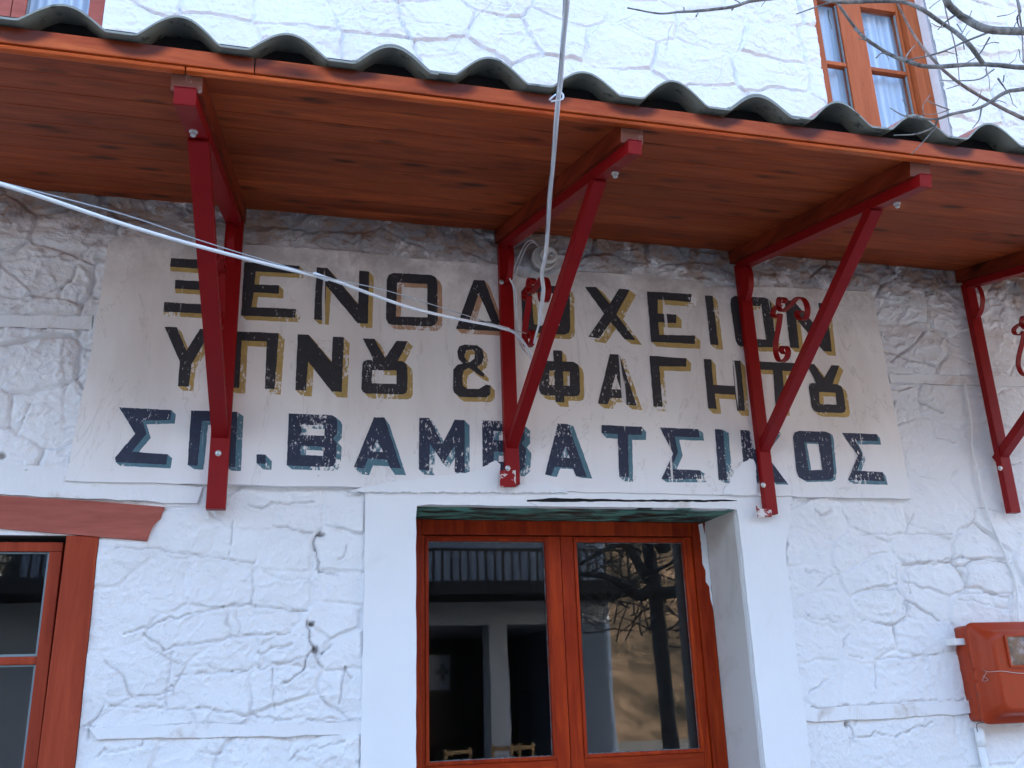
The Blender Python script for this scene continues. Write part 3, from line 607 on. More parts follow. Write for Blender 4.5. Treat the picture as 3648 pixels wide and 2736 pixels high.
for (a, b, gl) in ((lf1[0]+.0015, xm-.001, g1), (xm+.001, lf2[1]-.0015, g2)):
    bm = bmesh.new(); y = DY+.012
    add_prism(bm, [(a, .12), (a, 2.143), (gl[0]-.012, 2.143), (gl[0]-.012, .12)], y, y+.045, .002)
    add_prism(bm, [(gl[1]+.012, .12), (gl[1]+.012, 2.143), (b, 2.143), (b, .12)], y, y+.045, .002)
    leaf = bm_link('leaf', bm, M['door'], door)
    for z0, z1 in ((gt+.012, 2.142), (gb-.07, gb-.012), (gb-.60, gb-.52), (.13, .3)):
        prism('rail', [(gl[0]-.0115, z0), (gl[0]-.0115, z1), (gl[1]+.0115, z1), (gl[1]+.0115, z0)], y+.001, y+.044, M['doorx'], door, .002)
    prism('panel', [(gl[0]-.0115, .3), (gl[0]-.0115, gb-.60), (gl[1]+.0115, gb-.60), (gl[1]+.0115, .3)], y+.02, y+.035, M['door'], door)
    for z0, z1, x0, x1, dx in ((gb, gt, gl[0], gl[1], .0), (gb-.515, gb-.075, gl[0], gl[1], 0)):
        bm = bmesh.new(); w = .012   # glazing bead, a raised moulding around the pane
        o = [(x0-w, z0-w), (x1+w, z0-w), (x1+w, z1+w), (x0-w, z1+w)]; i_ = [(x0, z0), (x1, z0), (x1, z1), (x0, z1)]
        for k in range(4):
            k2 = (k+1) % 4; add_prism(bm, [o[k], o[k2], i_[k2], i_[k]], y-.006, y+.02, .002)
        bm_link('glazing_bead', bm, M['door'], door)
        bm = bmesh.new()  # uneven paint edge left on the glass
        for k in range(4):
            (ax, az), (bx, bz) = i_[k], i_[(k+1) % 4]; n = 40
            cxm, czm = (x0+x1)/2, (z0+z1)/2
            for t in range(n):
                w1 = random.uniform(.0004, .0030)
                p = (ax+(bx-ax)*t/n, az+(bz-az)*t/n); q = (ax+(bx-ax)*(t+.95)/n, az+(bz-az)*(t+.95)/n)
                ix = math.copysign(w1, cxm-p[0]) if k % 2 else 0; iz = 0 if k % 2 else math.copysign(w1, czm-p[1])
                vs = [bm.verts.new((p[0], y+.0125, p[1])), bm.verts.new((q[0], y+.0125, q[1])), bm.verts.new((q[0]+ix, y+.0125, q[1]+iz)), bm.verts.new((p[0]+ix, y+.0125, p[1]+iz))]
                bm.faces.new(vs)
        bm_link('putty_line', bm, M['putty'], door)
        box('pane', (x0-.004, y+.013, z0-.004), (x1+.004, y+.017, z1+.004), M['glass'], door, 0)

P = [W('C3', *p, DY-.001) for p in ((240, 185), (262, 175), (275, 250), (290, 190), (330, 200), (330, 700), (312, 640), (305, 560), (285, 530), (282, 460), (262, 420), (255, 300))]
prism('paint_smear', rough_poly([(min(p.x, 1.5905), p.z) for p in P], .012, .0012), DY-.0012, DY+.001, M['plaster'], door, label='white wall paint smeared on the right edge of the door frame')
# ---------------------------------------------------------------- left window
lp = [W('C1', *p) for p in ((-900, -40), (0, 12), (600, 48), (1000, 80), (975, 150), (930, 190), (890, 285), (620, 262), (0, 210), (-900, 160))]
window = prism('window_lintel', [(p.x, p.z) for p in lp], -.012, .06, M['winx'], house, .003, label='faded red timber lintel over the left window')
fp = (W('C1', 290, 1000).x, W('C1', 530, 1000).x)
sy = .028
xg = W('C1', 262, 700, sy+.01).x; zg = W('C1', 200, 350, sy+.01).z; zm0 = W('C1', 100, 985, sy+.01).z; zm1 = W('C1', 100, 1035, sy+.01).z
print('win', fp, xg, zg, zm0, zm1)
bm = bmesh.new()
add_prism(bm, [(fp[0], .9), (fp[0]+.012, 2.09), (-.4895, 2.088), (-.4895, .9)], -.006, .07, .003)
win = bm_link('window', bm, M['win'], house, label='red brown casement window with small panes')
bm = bmesh.new()
add_prism(bm, [(xg, .9), (xg, zg), (fp[0]-.001, zg), (fp[0]-.001, .9)], sy, sy+.04, .002)
add_prism(bm, [(-1.75, zg+.0005), (-1.75, 2.075), (fp[0]-.001, 2.075), (fp[0]-.001, zg+.0005)], sy, sy+.04, .002)
add_prism(bm, [(-1.13, .9), (-1.13, zg), (-1.05, zg), (-1.05, .9)], sy, sy+.04, .002)
bm_link('sash', bm, M['win'], win)
box('muntin', (-1.05, sy+.004, zm1), (xg, sy+.034, zm0), M['win'], win, .004)
box('muntin', (-1.05, sy+.004, 1.20), (xg, sy+.034, 1.225), M['win'], win, .004)
for z0, z1 in ((zm0, zg), (1.225, zm1), (.9, 1.2)):
    box('pane', (-1.05, sy+.018, z0), (xg, sy+.022, z1), M['glass'], win, 0)
    bm = bmesh.new()
    for a, b in (((-1.05, sy+.012, z0), (xg, sy+.0175, z0+.007)), ((-1.05, sy+.012, z1-.005), (xg, sy+.0175, z1)), ((xg-.007, sy+.012, z0+.0072), (xg, sy+.0175, z1-.0052))): add_box(bm, a, b)
    bm_link('putty_line', bm, M['putty'], win)
box('sash', (-1.75, sy, .9), (-1.68, sy+.04, zg), M['win'], win, .002)
box('muntin', (-1.68, sy+.004, zm1), (-1.1305, sy+.034, zm0), M['win'], win, .004); box('muntin', (-1.68, sy+.004, 1.20), (-1.1305, sy+.034, 1.225), M['win'], win, .004)
for z0, z1 in ((zm0, zg), (1.225, zm1), (.9, 1.2)): box('pane', (-1.68, sy+.018, z0), (-1.1305, sy+.022, z1), M['glass'], win, 0)
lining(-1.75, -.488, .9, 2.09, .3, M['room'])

# ---------------------------------------------------------------- upper windows
def upper_window(x0, x1, zb, zt, Y, label, jw, cols, curt=True, mats='upwin'):
    bm = bmesh.new()
    add_prism(bm, [(x1-jw, zb), (x1-jw, zt), (x1, zt), (x1, zb)], Y-.03, Y+.05, .003)
    add_prism(bm, [(x0, zb), (x0, zt), (x0+jw, zt), (x0+jw, zb)], Y-.03, Y+.05, .003)
    add_prism(bm, [(x0+jw, zt-jw), (x0+jw, zt), (x1-jw, zt), (x1-jw, zt-jw)], Y-.029, Y+.05, .003)
    fr = bm_link('window', bm, M[mats], house, label=label)
    bm = bmesh.new(); 
    for a, b in cols['stiles']: add_prism(bm, [(a, zb), (a, zt-jw-.001), (b, zt-jw-.001), (b, zb)], Y, Y+.04, .002)
    for a, b in cols['panes']:
        add_prism(bm, [(a+.0005, cols['top']), (a+.0005, zt-jw-.001), (b-.0005, zt-jw-.001), (b-.0005, cols['top'])], Y+.001, Y+.04, .002)
    bm_link('sash', bm, M[mats], fr)
    for a, b in cols['panes']:
        zz = [zb]+cols['mz']+[cols['top']]
        for m in cols['mz']: box('muntin', (a, Y+.004, m-.010), (b, Y+.034, m+.010), M[mats], fr, .003)
        for q, r in zip(zz[:-1], zz[1:]):
            box('pane', (a, Y+.018, q+.01), (b, Y+.022, r-.001), M['glass'], fr, 0)
            bm = bmesh.new()
            for c, d in (((a, Y+.010, q+.0105), (a+.006, Y+.0175, r-.0105)), ((b-.006, Y+.010, q+.0105), (b, Y+.0175, r-.0105))): add_box(bm, c, d)
            bm_link('putty_line', bm, M['putty'], fr)
    if curt:
        bm = bmesh.new(); n = 200; prev = None
        for i in range(n+1):
            x = x0+.03+(x1-x0-.06)*i/n; yy = Y+.062+.007*math.sin(x*75)+.004*math.sin(x*171+1)
            v = (bm.verts.new((x, yy, zb)), bm.verts.new((x, yy, zt)))
            if prev: bm.faces.new((prev[0], v[0], v[1], prev[1]))
            prev = v
        bm_link('curtain', bm, M['curtain'], fr, True)
    lining(x0, x1, zb, zt, .34, M['room'] if False else M['wall'], 'reveal')
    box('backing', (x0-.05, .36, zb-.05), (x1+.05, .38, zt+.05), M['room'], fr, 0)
UY = .09
ux = lambda px, py=300, Y=UY: W('A3', px, py, Y).x
stL = (ux(1125, 300), ux(1265, 300)); pR = (ux(1262, 300), ux(1480, 300)); jR = ux(1560, 300)
print('up', stL, pR, jR, W('A3', 1700, 300, 0).x, W('A3', 1050, 400, UY).z, W('A3', 1420, 430, UY).z, W('A3', 1350, 60, UY).z, W('A3', 1620, 300, .06).x)
upper_window(2.232, 2.842, 3.3, 4.9, UY, 'orange brown casement window with net curtain above the canopy', .075,
    dict(stiles=[(2.232+.078, 2.232+.09), (stL[0], stL[1]), (pR[1], 2.842-.078)], panes=[(2.232+.09, stL[0]), (stL[1], pR[1])], mz=[3.75, W('A3', 1420, 430, UY).z], top=W('A3', 1350, 60, UY).z))
lx = lambda px, py=30, Y=.03: W('A1', px, py, Y).x
upper_window(-1.75, -.655, 3.3, 4.9, .03, 'pinkish brown window with net curtain at the upper left', lx(635)-lx(540),
    dict(stiles=[(lx(75), lx(160)), (lx(-60), lx(70)), (-1.7, -1.6)], panes=[(lx(160), -.655-(lx(635)-lx(540))), (-1.6, lx(-60))], mz=[3.7, 4.15], top=4.75), mats='winx')

# ---------------------------------------------------------------- the painted sign
sgp = [(BL.x, 2.248), (BL.x+(TL.x-BL.x)*.5, (BL.z+TL.z)/2), (TL.x-.015, TL.z-.02), (TL.x+.01, TL.z), (W('B2', 0, 188).x, 3.074), (W('B2', 640, 240).x, W('B2', 640, 240).z), (W('B2', 950, 255).x, W('B2', 950, 255).z), (W('B2', 1110, 350).x, W('B2', 1110, 345).z), (W('B2', 1480, 300).x, W('B2', 1480, 298).z), (W('B3', 0, 340).x, W('B3', 0, 340).z),
       (W('B3', 220, 360).x, W('B3', 220, 362).z), (W('B3', 300, 395).x, W('B3', 300, 400).z), (W('B3', 640, 392).x, W('B3', 640, 395).z), (W('B3', 900, 400).x, W('B3', 900, 402).z), (TR.x, TR.z), (BR.x, 2.246)]
sgp = rough_poly(sgp, .05, .0018)
SF = -.024
sign = empty('painted_sign', ((BL.x+BR.x)/2, 0, 2.25), 'long cream plaster sign above the door lettered ΞΕΝΟΔΟΧΕΙΟΝ ΥΠΝȢ & ΦΑΓΗΤȢ ΣΠ. ΒΑΜΒΑΤΣΙΚΟΣ', 'sign')
prism('sign_panel', sgp, SF, .012, M['sign'], sign, .003)
def stroke(pts, w):
    """mitred strip around a centre line, w may be a list"""
    n = len(pts); ws = w if isinstance(w, list) else [w]*n; L = []; R_ = []
    for i, (x, y) in enumerate(pts):
        def u(a, b): d = math.hypot(b[0]-a[0], b[1]-a[1]); return ((b[0]-a[0])/d, (b[1]-a[1])/d)
        d0 = u(pts[i-1], pts[i]) if i else u(pts[0], pts[1]); d1_ = u(pts[i], pts[i+1]) if i < n-1 else d0
        nx_, ny_ = -(d0[1]+d1_[1]), d0[0]+d1_[0]; m = math.hypot(nx_, ny_) or 1; nx_, ny_ = nx_/m, ny_/m
        k = ws[i]/2/max(.5, nx_*-d0[1]+ny_*d0[0]); L.append((x+nx_*k, y+ny_*k)); R_.append((x-nx_*k, y-ny_*k))
    return [[L[i], L[i+1], R_[i+1], R_[i]] for i in range(n-1)]
from mathutils.geometry import tessellate_polygon
def letter_face(bm, k, outer, holes, y, dx=0, dy=0):
    loops = []
    for lp_ in [outer]+holes:
        loops.append([W(k, px+dx, py+dy, y) for px, py in lp_])
    flat = [v for l in loops for v in l]
    tris = tessellate_polygon([[Vector((v.x, v.z, 0)) for v in l] for l in loops])
    vs = [bm.verts.new((v.x, y, v.z)) for v in flat]
    for t in tris:
        a, b, c = (vs[i] for i in t)
        if len({a, b, c}) < 3: continue
        try: f = bm.faces.new((a, b, c))
        except ValueError: continue
        f.normal_update()
        if f.normal.y > 0: f.normal_flip()
def rnd(o, r=3):
    """soften: subdivide edges with a slight brushy wobble"""
    out = []
    for a, b in zip(o, o[1:]+o[:1]):
        L = math.hypot(b[0]-a[0], b[1]-a[1]); m = max(1, int(L/22))
        for t in range(m):
            j = 0 if t == 0 else 1.3
            out.append((a[0]+(b[0]-a[0])*t/m+random.uniform(-j, j), a[1]+(b[1]-a[1])*t/m+random.uniform(-j, j)))
    return out
def letter(k, shapes, mat, shade, off, label):
    """shapes: list of (outer, holes)"""
    bm = bmesh.new()
    for li, (o, hs_) in enumerate(shapes): letter_face(bm, k, rnd(o), [rnd(h) for h in hs_], SF-.0016-.00025*li)
    e = bmesh.ops.extrude_face_region(bm, geom=list(bm.faces)) if False else None
    lt = bm_link('letter', bm, M[mat], sign, label=label)
    bm = bmesh.new(); n = 5
    for q in range(1, n+1):
        for li, (o, hs_) in enumerate(shapes):
            random.seed(q*31+li)
            letter_face(bm, k, rnd(o), [rnd(h) for h in hs_], SF-.0015+.00022*q+.00002*li, off[0]*q/n, off[1]*q/n)
    bm_link('shade', bm, M[shade], lt)
P_ = lambda *a: list(a)
YO = (27, 27); TO = (26, 23)
letter('B1', [(P_((1037, 203), (1372, 222), (1370, 280), (1030, 255)), []), (P_((1062, 335), (1335, 350), (1333, 405), (1060, 388)), []), (P_((995, 470), (1335, 490), (1333, 544), (990, 528)), [])], 'black', 'ochre', (4, 28), 'letter Ξ')
letter('B1', [(P_((1482, 228), (1815, 250), (1812, 298), (1550, 285), (1543, 362), (1692, 368), (1690, 420), (1537, 412), (1525, 500), (1795, 512), (1788, 565), (1462, 552)), [])], 'black', 'ochre', YO, 'letter Ε')
letter('B1', [(P_((1920, 258), (1985, 263), (2172, 485), (2178, 280), (2238, 285), (2230, 600), (2168, 598), (1978, 370), (1965, 580), (1903, 575)), [])], 'black', 'ochre', (28, 28), 'letter Ν')
letter('B2', [(P_((345, 293), (570, 305), (598, 318), (610, 350), (612, 580), (600, 604), (575, 617), (340, 608), (312, 600), (298, 570), (303, 335), (315, 305)), [P_((365, 350), (548, 360), (550, 562), (358, 558))])], 'black', 'orange', (28, 28), 'letter Ο')
letter('B2', [(P_((830, 335), (895, 338), (1010, 648), (722, 632)), [P_((860, 418), (805, 580), (938, 588))])], 'black', 'orange', (28, 28), 'letter Δ')
letter('B2', [(P_((1150, 365), (1375, 375), (1400, 385), (1412, 410), (1415, 625), (1408, 655), (1380, 668), (1170, 655), (1140, 645), (1125, 620), (1118, 405)), [P_((1180, 410), (1355, 420), (1350, 612), (1195, 605))])], 'black', 'ochre', (28, 28), 'letter Ο')
letter('B2', [(P_((1505, 378), (1572, 378), (1655, 480), (1712, 388), (1775, 395), (1695, 545), (1810, 700), (1745, 695), (1660, 590), (1590, 690), (1525, 680), (1620, 540)), [])], 'black', 'ochre', (40, 30), 'letter Χ')
letter('B2', [(P_((1880, 405), (2150, 420), (2145, 470), (1945, 455), (1945, 538), (2058, 545), (2058, 598), (1948, 592), (1955, 668), (2172, 672), (2170, 724), (1905, 710)), [])], 'black', 'ochre', (32, 30), 'letter Ε, scraped at the top')
letter('B3', [(P_((278, 430), (325, 432), (360, 730), (312, 728)), [])], 'black', 'ochre', (28, 28), 'letter Ι')
letter('B3', [(P_((460, 432), (640, 442), (668, 455), (680, 480), (706, 700), (704, 730), (682, 745), (510, 742), (478, 730), (465, 705), (432, 480), (438, 445)), [P_((500, 490), (620, 495), (650, 697), (527, 690))])], 'black', 'ochre', (26, 26), 'letter Ο')
letter('B3', [(P_((762, 460), (815, 463), (988, 655), (965, 475), (1015, 478), (1047, 770), (997, 767), (832, 575), (850, 750), (795, 745)), [])], 'black', 'ochre', (26, 26), 'letter Ν')
letter('B1', [(P_((998, 620), (1072, 622), (1130, 765), (1212, 632), (1285, 636), (1160, 850), (1145, 982), (1078, 980), (1090, 830)), [])], 'black', 'ochre', YO, 'letter Υ')
letter('B1', [(P_((1395, 645), (1690, 658), (1665, 997), (1605, 995), (1618, 710), (1465, 703), (1450, 990), (1385, 988)), [])], 'black', 'ochre', (36, 34), 'letter Π')
letter('B1', [(P_((1805, 665), (1872, 668), (2010, 835), (2018, 680), (2085, 683), (2072, 1015), (2010, 1012), (1868, 830), (1855, 1008), (1790, 1003)), [])], 'black', 'ochre', (34, 34), 'letter Ν')
letter('B2', [(P_((182, 820), (395, 828), (420, 842), (428, 870), (428, 1000), (418, 1022), (395, 1030), (180, 1025), (158, 1015), (148, 995), (155, 848), (162, 830)), [P_((215, 882), (362, 885), (362, 966), (213, 962))]), (P_((158, 690), (228, 692), (292, 808), (362, 705), (430, 707), (352, 865), (232, 862), (208, 790)), [])], 'black', 'ochre', (32, 30), 'ligature Ȣ')
letter('B2', [(q, []) for q in []] + [(P_((905, 970), (932, 975), (930, 1030), (905, 1048), (745, 1045), (712, 1020), (700, 990), (705, 880), (730, 850), (765, 842), (738, 815), (730, 770), (742, 738), (775, 727), (850, 732), (882, 755), (892, 800), (880, 840), (850, 862), (895, 905), (893, 925), (868, 915), (800, 868), (770, 885), (762, 915), (765, 975), (790, 995), (860, 997)), [P_((785, 762), (772, 800), (800, 838), (835, 812), (838, 770), (820, 758))])], 'black', 'ochre', (26, 28), 'ampersand sign')
letter('B2', [(P_((1262, 825), (1435, 832), (1462, 848), (1470, 875), (1475, 1010), (1468, 1034), (1448, 1042), (1260, 1035), (1235, 1025), (1225, 1000), (1228, 855), (1238, 835)), [P_((1288, 885), (1412, 892), (1412, 978), (1288, 973))]), (P_((1312, 762), (1365, 765), (1380, 1078), (1325, 1075)), [])], 'black', 'ochre', (26, 28), 'letter Φ')
letter('B2', [(P_((1655, 785), (1712, 787), (1818, 1098), (1755, 1092), (1735, 1052), (1660, 1050), (1640, 1090), (1583, 1085)), [P_((1690, 905), (1665, 998), (1722, 1000))])], 'black', 'ochre', (34, 28), 'letter Α')
letter('B2', [(P_((1895, 795), (2120, 810), (2118, 862), (1955, 858), (1975, 1105), (1920, 1103)), [])], 'black', 'ochre', (28, 28), 'letter Γ')
letter('B3', [(P_((270, 815), (316, 817), (328, 970), (456, 978), (445, 822), (494, 825), (522, 1130), (473, 1128), (461, 1032), (338, 1025), (350, 1118), (298, 1115)), [])], 'black', 'ochre', (26, 30), 'letter Η')
letter('B3', [(P_((588, 828), (850, 842), (852, 892), (748, 886), (768, 1132), (708, 1128), (690, 882), (600, 878)), [])], 'black', 'ochre', (24, 28), 'letter Τ')
letter('B3', [(P_((930, 960), (1080, 968), (1105, 980), (1115, 1005), (1132, 1115), (1125, 1137), (1105, 1143), (965, 1138), (938, 1128), (925, 1105), (907, 985), (912, 965)), [P_((970, 1015), (1070, 1020), (1078, 1092), (975, 1088))]), (P_((892, 845), (940, 845), (1000, 930), (1045, 852), (1092, 855), (1040, 1000), (968, 998), (938, 930)), [])], 'black', 'ochre', (26, 26), 'ligature Ȣ, scratched')
letter('B1', [(P_((722, 1107), (1040, 1125), (1033, 1184), (862, 1188), (888, 1270), (800, 1377), (1018, 1392), (1008, 1455), (700, 1440), (697, 1412), (820, 1268)), [])], 'navy', 'teal', TO, 'letter Σ')
letter('B1', [(P_((1158, 1127), (1440, 1135), (1425, 1470), (1365, 1468), (1380, 1195), (1225, 1190), (1197, 1462), (1137, 1458)), [])], 'navy', 'teal', (36, 24), 'letter Π')
letter('B1', [(P_((1555, 1393), (1612, 1395), (1610, 1450), (1555, 1448)), [])], 'navy', 'teal', (36, 36), 'full stop')
letter('B1', [(P_((1750, 1145), (2010, 1155), (2035, 1168), (2045, 1190), (2042, 1270), (2018, 1297), (2042, 1325), (2035, 1440), (2020, 1462), (1995, 1470), (1738, 1460)), [P_((1830, 1212), (1968, 1218), (1966, 1280), (1828, 1275)), P_((1825, 1340), (1962, 1348), (1958, 1402), (1822, 1396))])], 'navy', 'teal', (30, 24), 'letter Β')
letter('B2', [(P_((225, 1168), (288, 1168), (390, 1478), (322, 1475), (302, 1425), (190, 1418), (165, 1478), (103, 1470)), [P_((244, 1300), (212, 1375), (280, 1378))])], 'navy', 'teal', (30, 42), 'letter Α')
letter('B2', [(P_((500, 1172), (560, 1172), (640, 1330), (715, 1182), (775, 1185), (775, 1500), (715, 1500), (715, 1340), (645, 1450), (565, 1330), (560, 1490), (497, 1485)), [])], 'navy', 'teal', (30, 30), 'letter Μ')
letter('B2', [(P_((880, 1187), (1110, 1195), (1140, 1225), (1140, 1300), (1120, 1325), (1148, 1360), (1140, 1470), (1105, 1500), (885, 1490)), [P_((950, 1250), (1060, 1255), (1060, 1310), (950, 1305)), P_((950, 1375), (1065, 1380), (1065, 1440), (950, 1435))])], 'navy', 'teal', (32, 26), 'letter Β behind the bracket')
letter('B2', [(P_((1340, 1205), (1400, 1210), (1515, 1530), (1450, 1525), (1430, 1475), (1320, 1468), (1300, 1520), (1262, 1515)), [P_((1385, 1345), (1358, 1412), (1412, 1415))])], 'navy', 'teal', (34, 10), 'letter Α')
letter('B2', [(P_((1605, 1215), (1850, 1225), (1848, 1275), (1765, 1275), (1770, 1530), (1712, 1528), (1702, 1270), (1605, 1264)), [])], 'navy', 'teal', (26, 30), 'letter Τ')
letter('B3', [(P_((5, 1230), (238, 1240), (245, 1290), (95, 1285), (115, 1380), (70, 1482), (250, 1490), (258, 1542), (15, 1542), (85, 1390)), [])], 'navy', 'teal', (28, 20), 'letter Σ')
letter('B3', [(P_((338, 1240), (388, 1243), (412, 1552), (362, 1548)), [])], 'navy', 'teal', (34, 18), 'letter Ι')
letter('B3', [(P_((492, 1245), (545, 1248), (572, 1370), (680, 1252), (732, 1258), (640, 1385), (775, 1565), (700, 1563), (612, 1435), (592, 1450), (605, 1560), (520, 1555)), [])], 'navy', 'teal', (10, 12), 'letter Κ behind the bracket')
letter('B3', [(P_((850, 1250), (1010, 1255), (1035, 1265), (1042, 1290), (1060, 1490), (1055, 1535), (1030, 1548), (880, 1550), (845, 1530), (832, 1490), (812, 1290), (822, 1260)), [P_((880, 1318), (965, 1320), (990, 1487), (908, 1490))])], 'navy', 'teal', (16, 10), 'letter Ο')
letter('B3', [(P_((1108, 1262), (1320, 1270), (1328, 1312), (1190, 1310), (1235, 1400), (1200, 1492), (1355, 1500), (1368, 1556), (1145, 1548), (1205, 1400)), [])], 'navy', 'teal', (18, 22), 'letter Σ')
random.seed(99)
# white plaster smeared over the sign at the feet of two brackets
def smear(k, pts, t=.006, name='plaster_patch'):
    P = [W(k, *p, SF) for p in pts]; P = rough_poly([(p.x, p.z) for p in P], .009, .0030)
    prism(name, P, SF-t, SF+.01, M['plaster'], sign, .003, label='white plaster smear at a bracket foot')
smear('B2', [(60, 1620), (330, 1560), (600, 1530), (800, 1505), (900, 1468), (955, 1432), (985, 1445), (992, 1590), (1090, 1600), (1110, 1570), (1300, 1565), (1400, 1625)], .0045)
smear('B3', [(380, 1640), (395, 1590), (430, 1575), (425, 1535), (452, 1520), (448, 1480), (488, 1478), (492, 1445), (528, 1440), (548, 1418), (578, 1436), (590, 1600), (575, 1640)], .0055)
pcb = [W('B3', 1260, 1560), W('B3', 1500, 1600)]

# ---------------------------------------------------------------- the canopy
SL = .2435
zs_ = lambda Y: 3.215 + SL*Y
CX0, CX1 = -1.45, 3.75
canopy = empty('canopy', (1, 0, 3.0), 'red brown timber canopy roofed with wavy terracotta sheets over the sign', 'canopy')
nb = 10; yb = np.linspace(.0, -1.125, nb+1)
for i in range(nb):
    y0, y1 = yb[i], yb[i+1]; g = (.0004, .0016, .0007)[i % 3]
    bm = bmesh.new(); rot = []
    add_box(bm, (CX0, -.5, -.5), (CX1, .5, .5)); 
    for v in bm.verts:
        t = (v.co.y+.5); yy = (y1+g)+(y0-g-y1-g)*t; v.co = Vector((v.co.x, yy, zs_(yy)+(.016 if v.co.z > 0 else 0)))
    bot = [e for e in bm.edges if all(abs(v.co.z-zs_(v.co.y)) < 1e-5 for v in e.verts) and abs(e.verts[0].co.y-e.verts[1].co.y) < 1e-6]
    bmesh.ops.bevel(bm, geom=bot, offset=.0015, segments=1, affect='EDGES')
    bm_link('soffit_board', bm, M['soffit'], canopy)
bm = bmesh.new(); v = [bm.verts.new(p) for p in ((CX0, 0.03, zs_(0.03)+.0155), (CX1, .03, zs_(.03)+.0155), (CX1, -1.12, zs_(-1.12)+.0155), (CX0, -1.12, zs_(-1.12)+.0155), (CX0, 0.03, zs_(0.03)+.03), (CX1, .03, zs_(.03)+.03), (CX1, -1.12, zs_(-1.12)+.03), (CX0, -1.12, zs_(-1.12)+.03))]
for f in ((0, 1, 2, 3), (7, 6, 5, 4), (0, 3, 7, 4), (1, 5, 6, 2), (3, 2, 6, 7), (0, 4, 5, 1)): bm.faces.new([v[i] for i in f])
bmesh.ops.recalc_face_normals(bm, faces=bm.faces); bm_link('underlay', bm, M['dark'], canopy)
j1 = W('A1', 1545, 380, -1.15).x; 
for a, b in ((CX0, j1-.001), (j1+.001, 2.25), (2.252, CX1)): box('fascia_board', (a, -1.15, 2.9365), (b, -1.127, 2.977), M['fascia_shade'], canopy, .002)
for a, b in ((CX0, W('A1', 1125, 405, -1.14).x), (W('A1', 1125, 405, -1.14).x+.001, CX1)): box('bead_strip', (a, -1.146, 2.9245), (b, -1.1265, 2.9355), M['fascia'], canopy, .005)
# wavy sheets
PIT = .2375; YE = -1.172
crest0 = W('A1', 1095, 92, YE).x; c_end = W('A3', 1560, 690, YE).x; PIT = (c_end-crest0)/8.0
def prof(x):
    u = ((x-crest0)/PIT+.5) % 1 - .5     # crest at 0
    a = abs(u)
    j_ = 1+.10*math.sin(round((x-crest0)/PIT)*2.7+1)
    if a < .37: return j_*.058*(.5+.5*math.cos(math.pi*a/.37))**.56*(1-.0*a)
    return 0.0
def sheet(x0, x1, lift, thick=.0055):
    bm = bmesh.new(); n = int((x1-x0)/.009); ys_ = []
    rows = [(YE, 0)]; y = YE; st = .35
    k = 0
    rows = []
    yy = YE
    while yy < .02:
        y2 = min(.03, yy+st); rows += [(yy, 0.012), (y2-.006, 0.0)]; yy = y2
    top = []; bot = []
    for y, l in rows:
        base = zs_(y)+.036+l+lift
        top.append([bm.verts.new((x0+(x1-x0)*i/n, y, base+prof(x0+(x1-x0)*i/n)+thick)) for i in range(n+1)])
        bot.append([bm.verts.new((x0+(x1-x0)*i/n, y, base+prof(x0+(x1-x0)*i/n))) for i in range(n+1)])
    R_ = len(rows)
    for j in range(R_-1):
        for i in range(n):
            f = bm.faces.new((top[j][i], top[j][i+1], top[j+1][i+1], top[j+1][i])); f.material_index = 0
            f = bm.faces.new((bot[j+1][i], bot[j+1][i+1], bot[j][i+1], bot[j][i])); f.material_index = 1
    for i in range(n):
        f = bm.faces.new((bot[0][i], bot[0][i+1], top[0][i+1], top[0][i])); f.material_index = 1
        bm.faces.new((top[-1][i], top[-1][i+1], bot[-1][i+1], bot[-1][i]))
    for j in range(R_-1):
        f = bm.faces.new((top[j][0], top[j+1][0], bot[j+1][0], bot[j][0])); f.material_index = 1; f = bm.faces.new((bot[j][n], bot[j+1][n], top[j+1][n], top[j][n])); f.material_index = 1
    bmesh.ops.recalc_face_normals(bm, faces=bm.faces)
    for f in bm.faces: f.smooth = True
    for e in bm.edges:
        if e.calc_face_angle(0) > .9: e.smooth = False
    o = bm_link('roof_sheet', bm, M['sheet_top'], canopy); o.data.materials.append(M['sheet_under']); return o
e1 = W('A2', 90, 390, YE).x; e2 = W('A3', 420, 670, YE).x
sheet(CX0-.05, e1+.20, .0); sheet(e1, e2+.20, .0042); sheet(e2, CX1+.05, .0084)
# dark closure under the crests, set back behind the fascia
box('closure_strip', (CX0, -1.10, 2.955), (CX1, -1.085, 3.04), M['dark'], canopy, 0)

